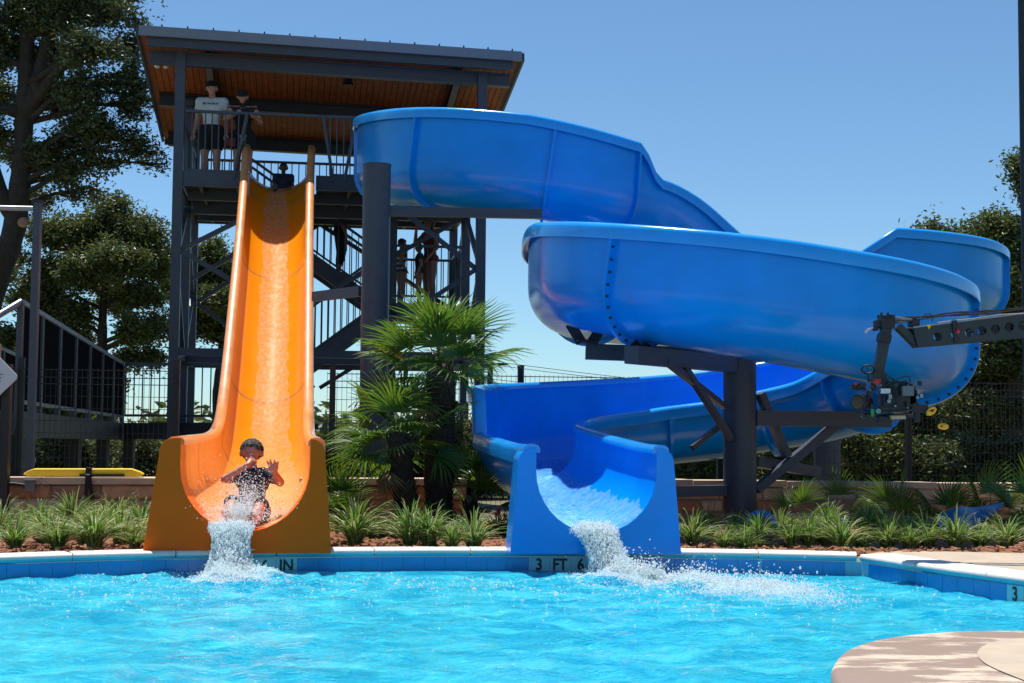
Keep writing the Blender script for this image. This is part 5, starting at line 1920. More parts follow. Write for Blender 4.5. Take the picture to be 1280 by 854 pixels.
def figure(label, base, face, H, pose, clothes, skin='skin', hair='hair', voxel=.011, cap=None, group=None, hairlen=.0, build=1.0):
    """Standing / leaning person. face: heading angle of the chest (0 = +Y). pose: joint overrides in units of H,
    local axes x = the person's right hand side, y = forward, z = up."""
    base = Vector(base)
    J = dict(hipR=(.052, 0, .515), hipL=(-.052, 0, .515), kneeR=(.058, .012, .285), kneeL=(-.058, .012, .285), ankR=(.06, -.01, .045), ankL=(-.06, -.01, .045),
             pelvis=(0, 0, .53), waist=(0, 0, .62), chest=(0, .0, .735), neck=(0, 0, .84), head=(0, .012, .925),
             shR=(.112, 0, .80), shL=(-.112, 0, .80), elR=(.14, -.015, .635), elL=(-.14, -.015, .635), wrR=(.135, .05, .49), wrL=(-.135, .05, .49))
    J.update(pose)
    cf, sf = math.cos(face), math.sin(face)
    # facing the camera (face = pi) the right-hand side is at -X
    def W(p):
        x, y, z = p
        return base + Vector((x * cf - y * sf, x * sf + y * cf, z)) * H
    j = {k: W(v) for k, v in J.items()}
    fw = Vector((-sf, cf, 0)); rt = Vector((cf, sf, 0))
    g = build * H
    S = [('pelvis', j['hipR'], j['hipL'], .066*g, .066*g), ('waist', j['pelvis'], j['waist'], .078*g, .070*g, (fw, .8)), ('chest', j['waist'], j['chest'], .074*g, .086*g, (fw, .8)),
         ('chest', j['chest'] + rt * .05*H, j['shR'], .062*g, .042*g), ('chest', j['chest'] - rt * .05*H, j['shL'], .062*g, .042*g), ('chest', j['shR'], j['shL'], .040*g, .040*g),
         ('neck', j['chest'], j['neck'], .045*g, .031*g), ('neck', j['neck'], j['head'], .030*g, .032*g)]
    for sd in 'RL':
        S += [('thigh', j['hip'+sd], j['knee'+sd], .062*g, .040*g), ('calf', j['knee'+sd], j['knee'+sd].lerp(j['ank'+sd], .35), .037*g, .038*g), ('calf', j['knee'+sd].lerp(j['ank'+sd], .35), j['ank'+sd], .038*g, .023*g),
              ('foot', j['ank'+sd] + Vector((0, 0, -.018*H)), j['ank'+sd] + fw * .095*H + Vector((0, 0, -.028*H)), .023*g, .016*g),
              ('uparm', j['sh'+sd], j['sh'+sd].lerp(j['el'+sd], .45), .038*g, .032*g), ('uparm2', j['sh'+sd].lerp(j['el'+sd], .45), j['el'+sd], .032*g, .025*g), ('forearm', j['el'+sd], j['wr'+sd], .026*g, .017*g)]
        d = (j['wr'+sd] - j['el'+sd]).normalized()
        sx = d.cross(fw)
        sx = sx.normalized() if sx.length > .05 else rt
        palm = j['wr'+sd] + d * .050*H
        S.append(('hand', j['wr'+sd], palm, .017*g, .020*g))
        for q, (o_, l) in enumerate(((-.018, .034), (-.006, .042), (.006, .040), (.018, .032))):
            a = palm + sx * o_*H; S.append(('hand', a, a + d * l*H + fw * .008*H, .0075*g, .0055*g))
        S.append(('hand', j['wr'+sd] + d * .02*H, j['wr'+sd] + d * .045*H + sx * (-.030*H), .0085*g, .0065*g))
    hd = j['head']; R = H
    nk = (hd - j['neck']).normalized()
    S += [('head', hd + nk * .018*R - fw * .010*R, hd + nk * .014*R + fw * .012*R, .054*R, .050*R), ('face', hd + fw * .020*R - nk * .025*R, hd + fw * .030*R - nk * .045*R, .038*R, .026*R),
          ('face', hd + fw * .054*R + nk * .002*R, hd + fw * .064*R - nk * .018*R, .008*R, .011*R), ('face', hd + fw * .05*R - nk * .036*R - rt * .010*R, hd + fw * .05*R - nk * .036*R + rt * .010*R, .007*R, .007*R)]
    for sg in (-1, 1):
        S.append(('face', hd + rt * sg * .052*R + nk * .004*R, hd + rt * sg * .054*R - nk * .014*R, .010*R, .008*R))
    body = fuse(S, voxel)
    V, NV, Fc, tg = body
    t = thing('person', label, 'person', base, group)
    mk('body', V, Fc, MT[skin], t, smooth=True, sharp=0)
    rel = V - np.array(hd); hz = rel @ np.array(nk); hy = rel @ np.array(fw)
    for (nm, tags, off, m, cut) in clothes:
        sel = np.isin(tg, tags)
        if cut:
            z = (V[:, 2] - base.z) / H
            sel &= (z > cut[0]) & (z < cut[1])
        garment(nm, body, sel, off, MT[m], t)
    hs = np.isin(tg, ['head', 'face', 'neck']) & ((hz > .034 * R) | ((hy < .004 * R) & (hz > -.035 * R - hairlen * H)))
    if hairlen:
        hs |= np.isin(tg, ['head', 'face', 'neck', 'chest']) & (hy < -.012 * R) & (hz > -hairlen * H)
    garment('hair', body, hs, .009 * H, MT[hair], t)
    for sg in (-1, 1):
        e = hd + fw * .055*R + rt * sg * .019*R + nk * .006*R
        MB().ball(e, .0065*R, 8).build('eye', MT['eye'], t, smooth=True)
    if cap:
        cs = np.isin(tg, ['head', 'face']) & (hz > .026 * R)
        garment('cap', body, cs, .014 * H, MT[cap], t)
        b = MB()
        vs = []
        n = 9
        for k in range(n):
            a = -PI * .42 + PI * .84 * k / (n - 1)
            d = fw * math.cos(a) + rt * math.sin(a)
            vs += [hd + d * .055*R + nk * .030*R, hd + d * .060*R + fw * (.055*R * math.cos(a)) + nk * (.018*R)]
        vs2 = [v + nk * .006*R for v in vs]
        m = len(vs)
        fs = []
        for k in range(n - 1):
            q = k * 2
            fs += [(q, q+1, q+3, q+2), (m+q+2, m+q+3, m+q+1, m+q), (q+1, m+q+1, m+q+3, q+3)]
        b.add(vs + vs2, fs)
        b.build('cap_brim', MT[cap], t, smooth=True)
    return t, j, body

PIF = PI + TR
SH = ['chest', 'waist', 'uparm']
# staff on the tower
mb = T(.48, .55, DECK + .03)
man, jm, _ = figure('man in a white T-shirt and black cap standing at the tower rail beside the column', mb, PIF - .12, 1.72, dict(head=(0, .028, .925), wrR=(.16, .03, .50), wrL=(-.15, .06, .49)),
    [('shirt', SH + ['pelvis'], .016, 'cloth_white', (.505, .845)), ('shorts', ['pelvis', 'thigh', 'waist'], .020, 'cloth_black', (.33, .575)), ('shoes', ['foot'], .008, 'cloth_white', None)], cap='cloth_black')
# small print on the chest
fwm = Vector((-math.sin(PIF - .12), math.cos(PIF - .12), 0)); rtm = Vector((math.cos(PIF - .12), math.sin(PIF - .12), 0))
pc = jm['chest'] + fwm * .155 + UZ * .06
b = MB()
for k, (o_, w, h) in enumerate(((-.10, .05, .035), (-.02, .06, .022), (.05, .06, .022), (.11, .04, .02))):
    b.box(pc + rtm * o_ * -1, (w, .004, h), ax=(rtm, fwm, UZ))
b.build('shirt_print', MT['cloth_grey'], man)
wb = T(1.00, .42, DECK + .03)
figure('woman in a black cap and dark tank top leaning her forearm on the tower rail', wb, PIF - .05, 1.62,
    dict(pelvis=(0, -.06, .52), waist=(0, -.02, .605), chest=(0, .05, .705), neck=(0, .10, .80), head=(0, .145, .865), shR=(.108, .07, .765), shL=(-.108, .07, .765), hipR=(.052, -.06, .505), hipL=(-.052, -.06, .505),
         elR=(.17, .10, .645), wrR=(.06, .22, .675), elL=(-.18, .05, .63), wrL=(-.13, .19, .655), kneeR=(.058, -.03, .28), kneeL=(-.058, -.02, .28), ankR=(.06, -.06, .045), ankL=(-.06, -.04, .045)),
    [('tank_top', ['chest', 'waist', 'pelvis'], .014, 'cloth_black', (.50, .775)), ('shorts', ['pelvis', 'thigh'], .018, 'cloth_black', (.36, .56)), ('shoes', ['foot'], .008, 'cloth_black', None)], skin='skin', cap='cloth_black', hairlen=.09)
rb = thing('waist_pack', 'small red waist pack hanging between the two people at the tower rail', 'bag', T(.80, .30, DECK + .62))
MB().box(T(.80, .30, DECK + .70), (.16, .08, .13), rz=TR, jit=.008).build('pouch', MT['cloth_red'], rb)
MB().tube([T(.72, .30, DECK + .76), T(.74, .42, DECK + .86), T(.86, .42, DECK + .86), T(.88, .30, DECK + .76)], .01, 6).build('strap', MT['webbing'], rb)
# child waiting at the top of the orange slide
kb = po.c[2] + UZ * .02
figure('child sitting at the top of the orange slide, only head and shoulders showing', kb - UZ * .56 + odir * .10, PIF, 1.25, dict(), [('swim_shirt', SH, .01, 'cloth_navy', (.55, .84))], skin='skin_dark', voxel=.012) if False else None
def sitter(label, c, face, H, shirt, skin, legs=.30):
    fw = (-math.sin(face), math.cos(face))
    return figure(label, Vector(c) - UZ * (.52 * H - .07 * H), face, H, dict(kneeR=(.06, .22, .50), kneeL=(-.06, .22, .50), ankR=(.06, .42, .475), ankL=(-.06, .42, .475), wrR=(.16, .08, .50), wrL=(-.16, .08, .50)),
                  [('swim_shirt', SH, .010, shirt, (.53, .84)), ('swim_shorts', ['pelvis', 'thigh'], .012, 'cloth_black', None)], skin=skin, voxel=.012)
sitter('dark haired child sitting ready at the top of the orange slide', T(1.66, 2.1, DECK + .05), PIF, 1.22, 'cloth_navy', 'skin_dark')
# person on the upper flight of stairs
def stair_z(s): return DECK + (LAND - DECK) * (s - 1.05) / 2.5
ps = T(2.72, 3.6, 0)
figure('person in dark clothes standing on the upper stairs behind the orange slide', T(2.72, 3.6, stair_z(2.72) + .03), -PI / 2 + TR, 1.68, dict(ankR=(.05, -.02, .055), kneeR=(.055, .03, .30)),
    [('shirt', SH + ['pelvis'], .018, 'cloth_black', (.5, .845)), ('trousers', ['pelvis', 'thigh', 'calf'], .018, 'cloth_black', (.13, .56))], skin='skin_tan')
# group on the stair landing
figure('girl in a blue and white striped swimsuit on the stair landing', T(3.80, 2.62, LAND), PI / 2 + TR + PI + 0.3, 1.22, dict(elR=(.13, -.06, .66), wrR=(.10, .03, .54)),
    [('swimsuit', ['chest', 'waist', 'pelvis'], .012, 'stripe', (.49, .80))], skin='skin_tan', voxel=.010, hairlen=.02)
figure('long haired woman in a dark red swimsuit on the stair landing', T(4.34, 2.75, LAND), PI / 2 + TR + .5, 1.66,
    dict(elR=(.15, .10, .70), wrR=(.06, .15, .83), elL=(-.16, .02, .64), wrL=(-.12, .10, .53)), [('swimsuit', ['chest', 'waist', 'pelvis'], .012, 'cloth_red', (.49, .78))], skin='skin_tan', hairlen=.12)
figure('small dark haired child in a black swim shirt beside the woman on the landing', T(4.12, 2.45, LAND), PI / 2 + TR, 1.12, dict(), [('swim_shirt', SH + ['pelvis'], .012, 'cloth_black', (.5, .82))], skin='skin_tan', voxel=.010)

# ---------------------------------------------------------------- boy shooting out of the orange slide
def swimmer():
    P = lambda x, y, Y: at(x, y, Y)
    hd = P(314.5, 566, 11.34); nk = P(315.5, 584, 11.36)
    shR, shL = P(299, 594, 11.36), P(333, 591, 11.34)
    elR, wrR = P(281, 599, 11.12), P(310, 581, 11.14)
    elL, wrL = P(350, 603, 11.22), P(343.5, 592, 11.10)
    ch, wa, pe = P(316, 604, 11.36), P(315, 624, 11.28), P(313, 640, 11.22)
    kR, kL = P(290, 629, 10.98), P(326, 632, 10.96)
    aR, aL = P(288, 653, 10.70), P(312, 655, 10.68)
    fw = Vector((.04, -1, 0)).normalized(); rt = Vector((-1, -.04, 0))
    S = [('pelvis', pe + rt * .06, pe - rt * .06, .085, .085), ('waist', pe, wa, .095, .092, (fw, .8)), ('chest', wa, ch, .092, .098, (fw, .8)),
         ('chest', shR, shL, .046, .046), ('chest', ch + rt * .05, shR, .07, .048), ('chest', ch - rt * .05, shL, .07, .048), ('neck', ch, nk, .05, .036), ('neck', nk, hd, .036, .036),
         ('uparm', shR, shR.lerp(elR, .6), .044, .038), ('uparm2', shR.lerp(elR, .6), elR, .038, .033), ('forearm', elR, wrR, .033, .022),
         ('uparm', shL, shL.lerp(elL, .6), .044, .038), ('uparm2', shL.lerp(elL, .6), elL, .038, .034), ('forearm', elL, wrL, .035, .025),
         ('thigh', pe + rt * .065, kR, .075, .05), ('thigh', pe - rt * .065, kL, .075, .05), ('calf', kR, kR.lerp(aR, .4), .046, .044), ('calf', kR.lerp(aR, .4), aR, .044, .03), ('calf', kL, kL.lerp(aL, .4), .046, .044), ('calf', kL.lerp(aL, .4), aL, .044, .03)]
    # feet: soles to the camera, toes up
    for a, tip in ((aR, P(281, 639, 10.66)), (aL, P(316, 643, 10.64))):
        S.append(('foot', a, a.lerp(tip, .75), .034, .030))
        d = (tip - a).normalized(); sx = d.cross(fw).normalized()
        for q in range(5):
            o_ = a.lerp(tip, .78) + sx * (-.024 + .012 * q)
            S.append(('foot', o_, o_ + d * (.034 - .004 * abs(q - 1)), .0085, .0075))
    # right hand pinching the nose
    nose = P(317, 573.5, 11.22)
    d = (nose - wrR).normalized()
    palm = wrR + d * .05
    S.append(('hand', wrR, palm, .022, .026))
    sx = d.cross(fw).normalized()
    for q, (o_, l) in enumerate(((-.022, .035), (-.008, .045), (.008, .042), (.020, .032))):
        a = palm + sx * o_; m_ = a + d * l * .6 - fw * .004; S += [('hand', a, m_, .0095, .0085), ('hand', m_, m_ + d * l * .5 - fw * .018, .0085, .007)]
    S.append(('hand', wrR + d * .02, wrR + d * .05 + UZ * .032, .011, .009))
    # left hand raised, palm to the camera, fingers spread
    up = (P(341, 577.5, 11.05) - wrL).normalized()
    palm = wrL + up * .055
    S.append(('hand', wrL, palm, .024, .030, (fw, .55))); S.append(('hand', palm + rt * .016, palm - rt * .016, .022, .022, (fw, .6)))
    for q, (o_, l, sp) in enumerate(((.030, .045, .32), (.011, .055, .1), (-.010, .052, -.10), (-.028, .040, -.34))):
        a = palm + rt * o_ + up * .012
        dd_ = (up + rt * sp).normalized()
        S += [('hand', a, a + dd_ * l * .6, .0090, .0082), ('hand', a + dd_ * l * .6, a + dd_ * l + fw * .006, .0080, .0066)]
    S.append(('hand', wrL + up * .025 + rt * .015, wrL + up * .045 + rt * .056, .011, .0085))
    k = UZ
    S += [('head', hd + k * .020 - fw * .012, hd + k * .016 + fw * .014, .080, .074), ('face', hd + fw * .030 - k * .036, hd + fw * .044 - k * .060, .055, .038),
          ('face', hd + fw * .080 + k * .006, hd + fw * .094 - k * .020, .011, .015), ('face', hd + fw * .076 - k * .048 - rt * .016, hd + fw * .076 - k * .048 + rt * .016, .010, .010)]
    for sg in (-1, 1):
        S.append(('face', hd + rt * sg * .078 + k * .006, hd + rt * sg * .082 - k * .022, .016, .012))
        S.append(('face', hd + rt * sg * .030 + fw * .070 + k * .020, hd + rt * sg * .012 + fw * .074 + k * .022, .012, .010))
    body = fuse(S, .0062, 4)
    V, NV, Fc, tg = body
    t = thing('person', 'boy in a navy swim shirt shooting out of the orange slide holding his nose', 'person', Vector((pe.x, pe.y, .16)))
    mk('body', V, Fc, MT['skin_boy'], t, smooth=True, sharp=0)
    garment('swim_shirt', body, np.isin(tg, ['chest', 'waist', 'uparm']) & (V[:, 2] < nk.z - .01), .009, MT['cloth_navy'], t)
    garment('swim_shorts', body, np.isin(tg, ['pelvis', 'thigh']), .012, MT['cloth_black'], t)
    rel = V - np.array(hd); hy = rel @ np.array(fw); hz = rel[:, 2]; hx = np.abs(rel @ np.array(rt))
    hs = np.isin(tg, ['head', 'face', 'neck']) & (hx < .079) & ((hz > .050 - .010 * np.cos(hx * 60)) | ((hy < .0) & (hz > -.050) & (hx < .080)) | ((hz > .030) & (hx > .05)))
    garment('hair', body, hs, .010, MT['hair'], t)
    for sg in (-1, 1):
        MB().ball(hd + fw * .079 + rt * sg * .028 + k * .008 - fw * .002, .0062, 10).build('eye', MT['eye'], t, smooth=True)
    rgh = np.random.default_rng(8)
    tuft = MB()
    idx = np.where(hs & (hz > .02))[0]
    for i in rgh.choice(idx, min(170, len(idx)), replace=False):
        p = Vector(V[i]) + Vector(NV[i]) * .006
        nvv = Vector(NV[i])
        dv = fw * rgh.normal(.5, .35) + rt * rgh.normal(.25, .4) - k * .25
        dv = (dv - nvv * dv.dot(nvv) * .92).normalized()
        tuft.tube([p, p + dv * .016 + nvv * .004, p + dv * .034 - nvv * .002], [.0055, .0045, .0015], 5, cap=False)
    tuft.build('wet_hair_tufts', MT['hair'], t, smooth=True, sharp=0, kind='stuff')
    return t, pe, ch
swim, sp_, sc_ = swimmer()
# spray thrown up round him
rg = np.random.default_rng(31)
n = 3600
c = np.array(at(308, 640, 11.0))
A = rg.normal(0, 1, (n, 3)) * np.array([.085, .10, .07]) + c + np.array([0, -.05, .0])
A[:, 2] += np.abs(rg.normal(0, .09, n))
A[:, 2] = np.maximum(A[:, 2], .17)
A4 = np.array(at(298, 640, 10.62)) + rg.normal(0, 1, (2600, 3)) * np.array([.075, .05, .045])
A2 = np.array(at(305, 655, 10.8)) + rg.normal(0, 1, (1500, 3)) * np.array([.22, .16, .03])
A2[:, 2] = .17 + np.abs(rg.normal(0, .045, 1500)) + .5 * np.abs(A2[:, 0] - A2[:, 0].mean()) ** 1.6
A3 = np.array(at(310, 618, 11.05)) + rg.normal(0, 1, (500, 3)) * np.array([.20, .15, .13])
PP = np.vstack([A, A2, A3, A4])
PP[:, 2] = np.maximum(PP[:, 2], .17)
droplets('water_spray', PP, np.exp(rg.normal(math.log(.0025), .36, len(PP))), MT['drop'], 32)
# ================================================================ SMALL THINGS
# rescue tube on the wall
YW = 13.75
a, b_ = at(35, 590, YW), at(181, 590, YW)
zt = .421
rt_ = thing('rescue_tube', 'yellow foam rescue tube lying along the top of the stone wall', 'rescue tube', ((a.x + b_.x) / 2, (a.y + b_.y) / 2, zt))
d = Vector((1, .18, 0)).normalized(); nn = Vector((-.18, 1, 0)).normalized()
A0 = Vector((a.x, WALL(a.x) + .13, zt)); Ln = (b_ - a).length
outl = [(0, .028), (.045, .058), (.10, .078), (Ln - .12, .082), (Ln - .04, .055), (Ln, .03), (Ln - .05, .006), (.06, .004)]
mbx = MB().prism(outl, A0 - nn * .07, d, UZ, nn * .15)
o = mbx.build('foam_body', MT['yellow'], rt_)
md = o.modifiers.new('bevel', 'BEVEL'); md.width = .014; md.segments = 3; md.limit_method = 'ANGLE'
c = A0 + d * (Ln * .54)
MB().box(c + UZ * .043 , (.055, .158, .090), ax=(d, nn, UZ)).build('centre_strap', MT['webbing'], rt_)
MB().box(c + d * .12 - nn * .082 + UZ * .02, (.40, .012, .022), ax=(d, nn, UZ)).build('belt', MT['webbing'], rt_)
s0 = c - nn * .10
w = MB()
loop = [s0 + UZ * .03, s0 - nn * .095 + UZ * .02, s0 - nn * .105 - UZ * .10, s0 - nn * .10 - UZ * .26 - d * .01, s0 - nn * .10 - UZ * .285 + d * .03, s0 - nn * .10 - UZ * .25 + d * .065, s0 - nn * .10 - UZ * .12 + d * .04, s0 - nn * .095 + UZ * .0 + d * .02]
for p, q in zip(loop, loop[1:]):
    w.bar(p, q, .035, .008, up=-nn)
w.build('hanging_strap', MT['webbing'], rt_)
# outlet box with conduit on the wall
ob = at(34.5, 608, 13.4); ob = Vector((ob.x, WALL(ob.x) - .045, ob.z))
bx_ = thing('outlet_box', 'grey outlet box with a black conduit fixed to the stone wall', 'outlet box', ob - UZ * .05)
MB().box(ob, (.085, .075, .10), ax=(d, nn, UZ)).build('box', MT['grey_box'], bx_)
MB().box(ob + UZ * .052 - nn * .01, (.10, .095, .012), ax=(d, nn, UZ)).build('lid', MT['grey_box'], bx_)
MB().tube([ob - d * .04 + UZ * .005, ob - d * .14 + UZ * .02, ob - d * .5 + UZ * .022], .013, 8).build('conduit', MT['black'], bx_, smooth=True)
# white diamond sign on its posts at the picture edge
sp = at(0, 470, 13.2)
sg_ = thing('sign', 'white diamond shaped sign with rounded corners on a black post by the walkway', 'sign', Vector((sp.x - .02, 13.3, -.03)))
hw = .215; cs_ = at(-7, 471, 13.2)
dia = []
for k, (u, v) in enumerate(((1, 0), (0, 1), (-1, 0), (0, -1))):
    for q in range(5):
        a_ = PI / 2 * k + (q - 2) * PI / 10
        dia.append(((u * (hw - .05)) + .05 * .72 * math.cos(a_), (v * (hw - .05)) + .05 * .72 * math.sin(a_)))
MB().prism(dia, cs_, Vector((1, 0, 0)), UZ, Vector((0, .012, 0))).build('board', MT['sign'], sg_)
pl = MB()
for k, (o_, l) in enumerate(((.05, .10), (.02, .17), (-.01, .17), (-.04, .14), (-.07, .09))):
    pl.box(cs_ + Vector((-.02 + .01 * (k % 2), -.003, o_)), (l, .003, .008))
pl.build('printed_lines', MT['cloth_grey'], sg_)
pp = at(7, 520, 13.3)
MB().bar((pp.x, 13.32, -.03), (pp.x, 13.32, at(7, 455, 13.3).z), .075).build('post', MT['black'], sg_)
MB().bar((pp.x - .09, 13.28, -.03), (pp.x - .09, 13.28, at(0, 430, 13.3).z), .06).build('back_post', MT['stone_tan'], sg_)
# small white tag wired to the fence
tg_ = at(39, 575, 15.6)
tg2 = thing('fence_tag', 'small white and red tag wired to the mesh fence above the rescue tube', 'tag', Vector((tg_.x, FENCE(tg_.x) - .02, tg_.z - .03)))
q = Vector((tg_.x, FENCE(tg_.x) - .018, tg_.z))
MB().box(q, (.075, .006, .05)).build('plate', MT['sign'], tg2)
MB().box(q + Vector((0, -.004, .008)), (.06, .003, .012)).build('red_bar', MT['red'], tg2)
# ball among the grasses
bp = bedp(951, 668, 12.3)
bl = thing('ball', 'blue and brown striped ball lying among the grasses in the bed', 'ball', bp)
r_ = .135; cc = bp + UZ * r_
for k in range(10):
    vs, fs = [], []
    for i in range(4):
        ph = 2 * PI * (k + i / 3) / 10
        for jn in range(9):
            th = PI * jn / 8
            v = Vector((math.cos(th), math.sin(th) * math.cos(ph), math.sin(th) * math.sin(ph))) * r_
            vs.append(cc + Matrix.Rotation(.5, 3, 'Y') @ v)
    for i in range(3):
        for jn in range(8):
            q0 = i * 9 + jn
            fs.append((q0, q0 + 9, q0 + 10, q0 + 1))
    mk('ball_panel', vs, fs, MT['ball_blue' if k % 2 else 'ball_brown'], bl, smooth=True, sharp=0)
# blue shell standing in the bed: a curved, pointed fibreglass piece
sh_ = [(1170, 668, 646, 12.4), (1185, 670, 638, 12.42), (1200, 668, 633, 12.45), (1215, 663, 634, 12.5), (1230, 652, 632, 12.5), (1244, 641, 629.5, 12.5), (1254.5, 631, 627, 12.5)]
st = thing('fibreglass_shell', 'smooth blue pointed fibreglass shell tilted among the plants by the wall', 'shell', bedp(1205, 670, 12.45))
vs, fs = [], []
NS = 9
sm, _ = catmull(sh_, 5)
for (x, y0, y1, Y) in sm:
    lo_, hi_ = at(x, y0, Y), at(x, y1, Y + .22)
    for k in range(NS):
        t = k / (NS - 1)
        p = lo_.lerp(hi_, t)
        p.y -= .10 * math.sin(PI * t) * min(1, (hi_.z - lo_.z) / .12)
        vs.append(p)
nr = len(sm)
base_n = len(vs)
vs += [v + Vector((.0, .022, -.004)) for v in vs]
for i in range(nr - 1):
    for k in range(NS - 1):
        q0 = i * NS + k
        fs += [(q0, q0 + NS, q0 + NS + 1, q0 + 1), (base_n + q0 + 1, base_n + q0 + NS + 1, base_n + q0 + NS, base_n + q0)]
for i in range(nr - 1):
    for k in (0, NS - 1):
        q0 = i * NS + k
        fs.append((q0, q0 + NS, base_n + q0 + NS, base_n + q0) if k else (q0 + NS, q0, base_n + q0, base_n + q0 + NS))
for k in range(NS - 1):
    fs += [(k, k + 1, base_n + k + 1, base_n + k)]
mk('shell_face', vs, fs, MT['shell_blue'], st, smooth=True, sharp=50)
# small blue thing by the wall
kb_ = bedp(1049, 655, 13.6)
bk = thing('bucket', 'small blue bucket half hidden behind the grasses near the wall', 'bucket', kb_)
MB().tube([kb_, kb_ + UZ * .14], [.07, .09], 16).build('bucket_body', MT['ball_blue'], bk, smooth=True, sharp=50)
MB().tube([kb_ + UZ * .132, kb_ + UZ * .145], .096, 16).build('bucket_rim', MT['ball_blue'], bk, smooth=True, sharp=50)

# black pole at the edge of the picture
q = gnd(1287, 702, 0); q = Vector((at(1281.6, 300, 11.3).x, 11.3, -.01))
bpole = thing('pole', 'tall black pole cut by the picture edge beside the camera crane', 'pole', q)
MB().tube([q, q + UZ * 7.5], .031, 14).build('shaft', MT['black'], bpole, smooth=True)
MB().tube([q, q + UZ * .03], .09, 16).build('base_plate', MT['black'], bpole, smooth=True, sharp=50)

# utility pole and wires far behind the fence
up = at(613, 446, 60.0)
ut = thing('utility_pole', 'distant utility pole with thin wires beyond the fence', 'utility pole', Vector((up.x, 60, -.03)))
MB().tube([(up.x, 60, -.03), (up.x, 60, up.z)], [.15, .11], 10).build('shaft', MT['bark'], ut, smooth=True)
MB().bar((up.x - .7, 60, up.z - .3), (up.x + .7, 60, up.z - .3), .10).build('cross_arm', MT['bark'], ut)
for k, (o_, dz) in enumerate(((-.6, -.25), (.6, -.25), (0, -.9))):
    w = MB()
    ps = []
    for i in range(15):
        t = i / 14
        ps.append((up.x + o_ + 42 * t, 60 + 26 * t, up.z + dz - 6.0 * t * (1 - t) * .55 - .6 * t))
    w.tube(ps, .012, 4).build('wire', MT['black'], ut)

# ================================================================ CAMERA CRANE reaching in from the right
YC = 10.4
def C(px, py, dy=0.0):
    return at(px, py, YC + dy)
pxm = YC / F_PX
crane = thing('camera_crane', 'dark camera crane arm with round holes carrying a hanging film camera', 'camera crane', C(1147, 434))
ux = (C(1280, 392) - C(1141.5, 410)).normalized(); uz = Vector((0, -1, 0)).cross(ux) * -1
uz = UZ - ux * UZ.dot(ux); uz.normalize()
O = C(1147.5, 433.7)
def uv(px, py):
    p = C(px, py) - O
    return (p.dot(ux), p.dot(uz))
Lc = 3.2
out = [uv(1141.5, 410), uv(1147.5, 433.7), (Lc, uv(1280, 422)[1] / uv(1280, 422)[0] * Lc), (Lc, uv(1280, 393.5)[1] + .0)]
holes = []
hx = [1172, 1194, 1211.5, 1227.5, 1244.5, 1262, 1278, 1294, 1311, 1328, 1345]
for k, x in enumerate(hx):
    y = 421 - (x - 1172) * (421 - 409) / 90
    if k > 4: y = 410.6 - (x - 1244.5) * .10
    cu, cv = uv(x, y)
    rr = (5.6 if k < 3 else 6.0) * pxm
    holes.append([(cu + rr * math.cos(-2*PI*i/16), cv + rr * math.sin(-2*PI*i/16)) for i in range(16)])
for dy in (0.0, .15):
    MB().prism(out, O + Vector((0, dy, 0)), ux, uz, Vector((0, .012, 0)), holes=holes).build('side_plate', MT['crane'], crane)
    # folded top and bottom edges
    p0, p1 = O + Vector((0, dy, 0)) + ux * out[0][0] + uz * (out[0][1] + .004), O + Vector((0, dy, 0)) + ux * Lc + uz * (out[3][1] + .004)
    MB().bar(p0 + Vector((0, .006, 0)), p1 + Vector((0, .006, 0)), .022, .010, up=uz).build('plate_edge', MT['galv'], crane)
for k in range(7):
    p = O + ux * (.05 + .36 * k) + uz * .06 + Vector((0, .012, 0))
    MB().tube([p, p + Vector((0, .138, 0))], .012, 8).build('spacer', MT['crane'], crane)
# nose strut, top rods
MB().bar(C(1122, 408, .08), C(1145, 431, .08), .10, .045, up=UZ).build('nose_strut', MT['crane'], crane)
MB().tube([C(1102, 395, .05), C(1146, 401, .05)], .010, 8).build('top_rod', MT['galv'], crane, smooth=True)
MB().tube([C(1112, 404, .10), C(1146, 399, .10)], .012, 8).build('top_rod', MT['galv'], crane, smooth=True)
MB().box(C(1142, 404, .08), (.05, .14, .05)).build('nose_block', MT['black'], crane)
# cables along the arm
for k in range(4):
    ps = []
    for i in range(17):
        x = 1118 + i * 20
        y = 401 - (x - 1118) * .085 + math.sin(i * 1.3 + k * 2) * 1.3 - k * .9
        ps.append(C(x, y, .02 + .035 * k))
    MB().tube(ps, .006, 6).build('cable', MT['black'], crane, smooth=True)
MB().tube([C(1152, 400, .03), C(1156, 393, .03), C(1162, 392, .03), C(1166, 396, .03), C(1165, 402, .03)], .0035, 6).build('cable', MT['black'], crane, smooth=True)
MB().tube([C(1172, 403, -.008), C(1193, 400, -.008), C(1215, 398, -.008), C(1250, 393, -.008), C(1285, 391, -.008)], .0035, 6).build('cable', MT['chrome'], crane, smooth=True)
MB().prism([uv(1158, 406), uv(1164, 406.3), uv(1161, 412)], O + Vector((0, -.006, 0)), ux, uz, Vector((0, .005, 0))).build('yellow_mark', MT['yellow'], crane)
MB().bar(C(1193, 401, -.012), C(1196, 428, -.012), .035, .012, up=(0, 1, 0)).build('cable_tie', MT['black'], crane)
MB().ball(C(1197, 414, -.02), .018, 8).build('cable_plug', MT['red'], crane, smooth=True)
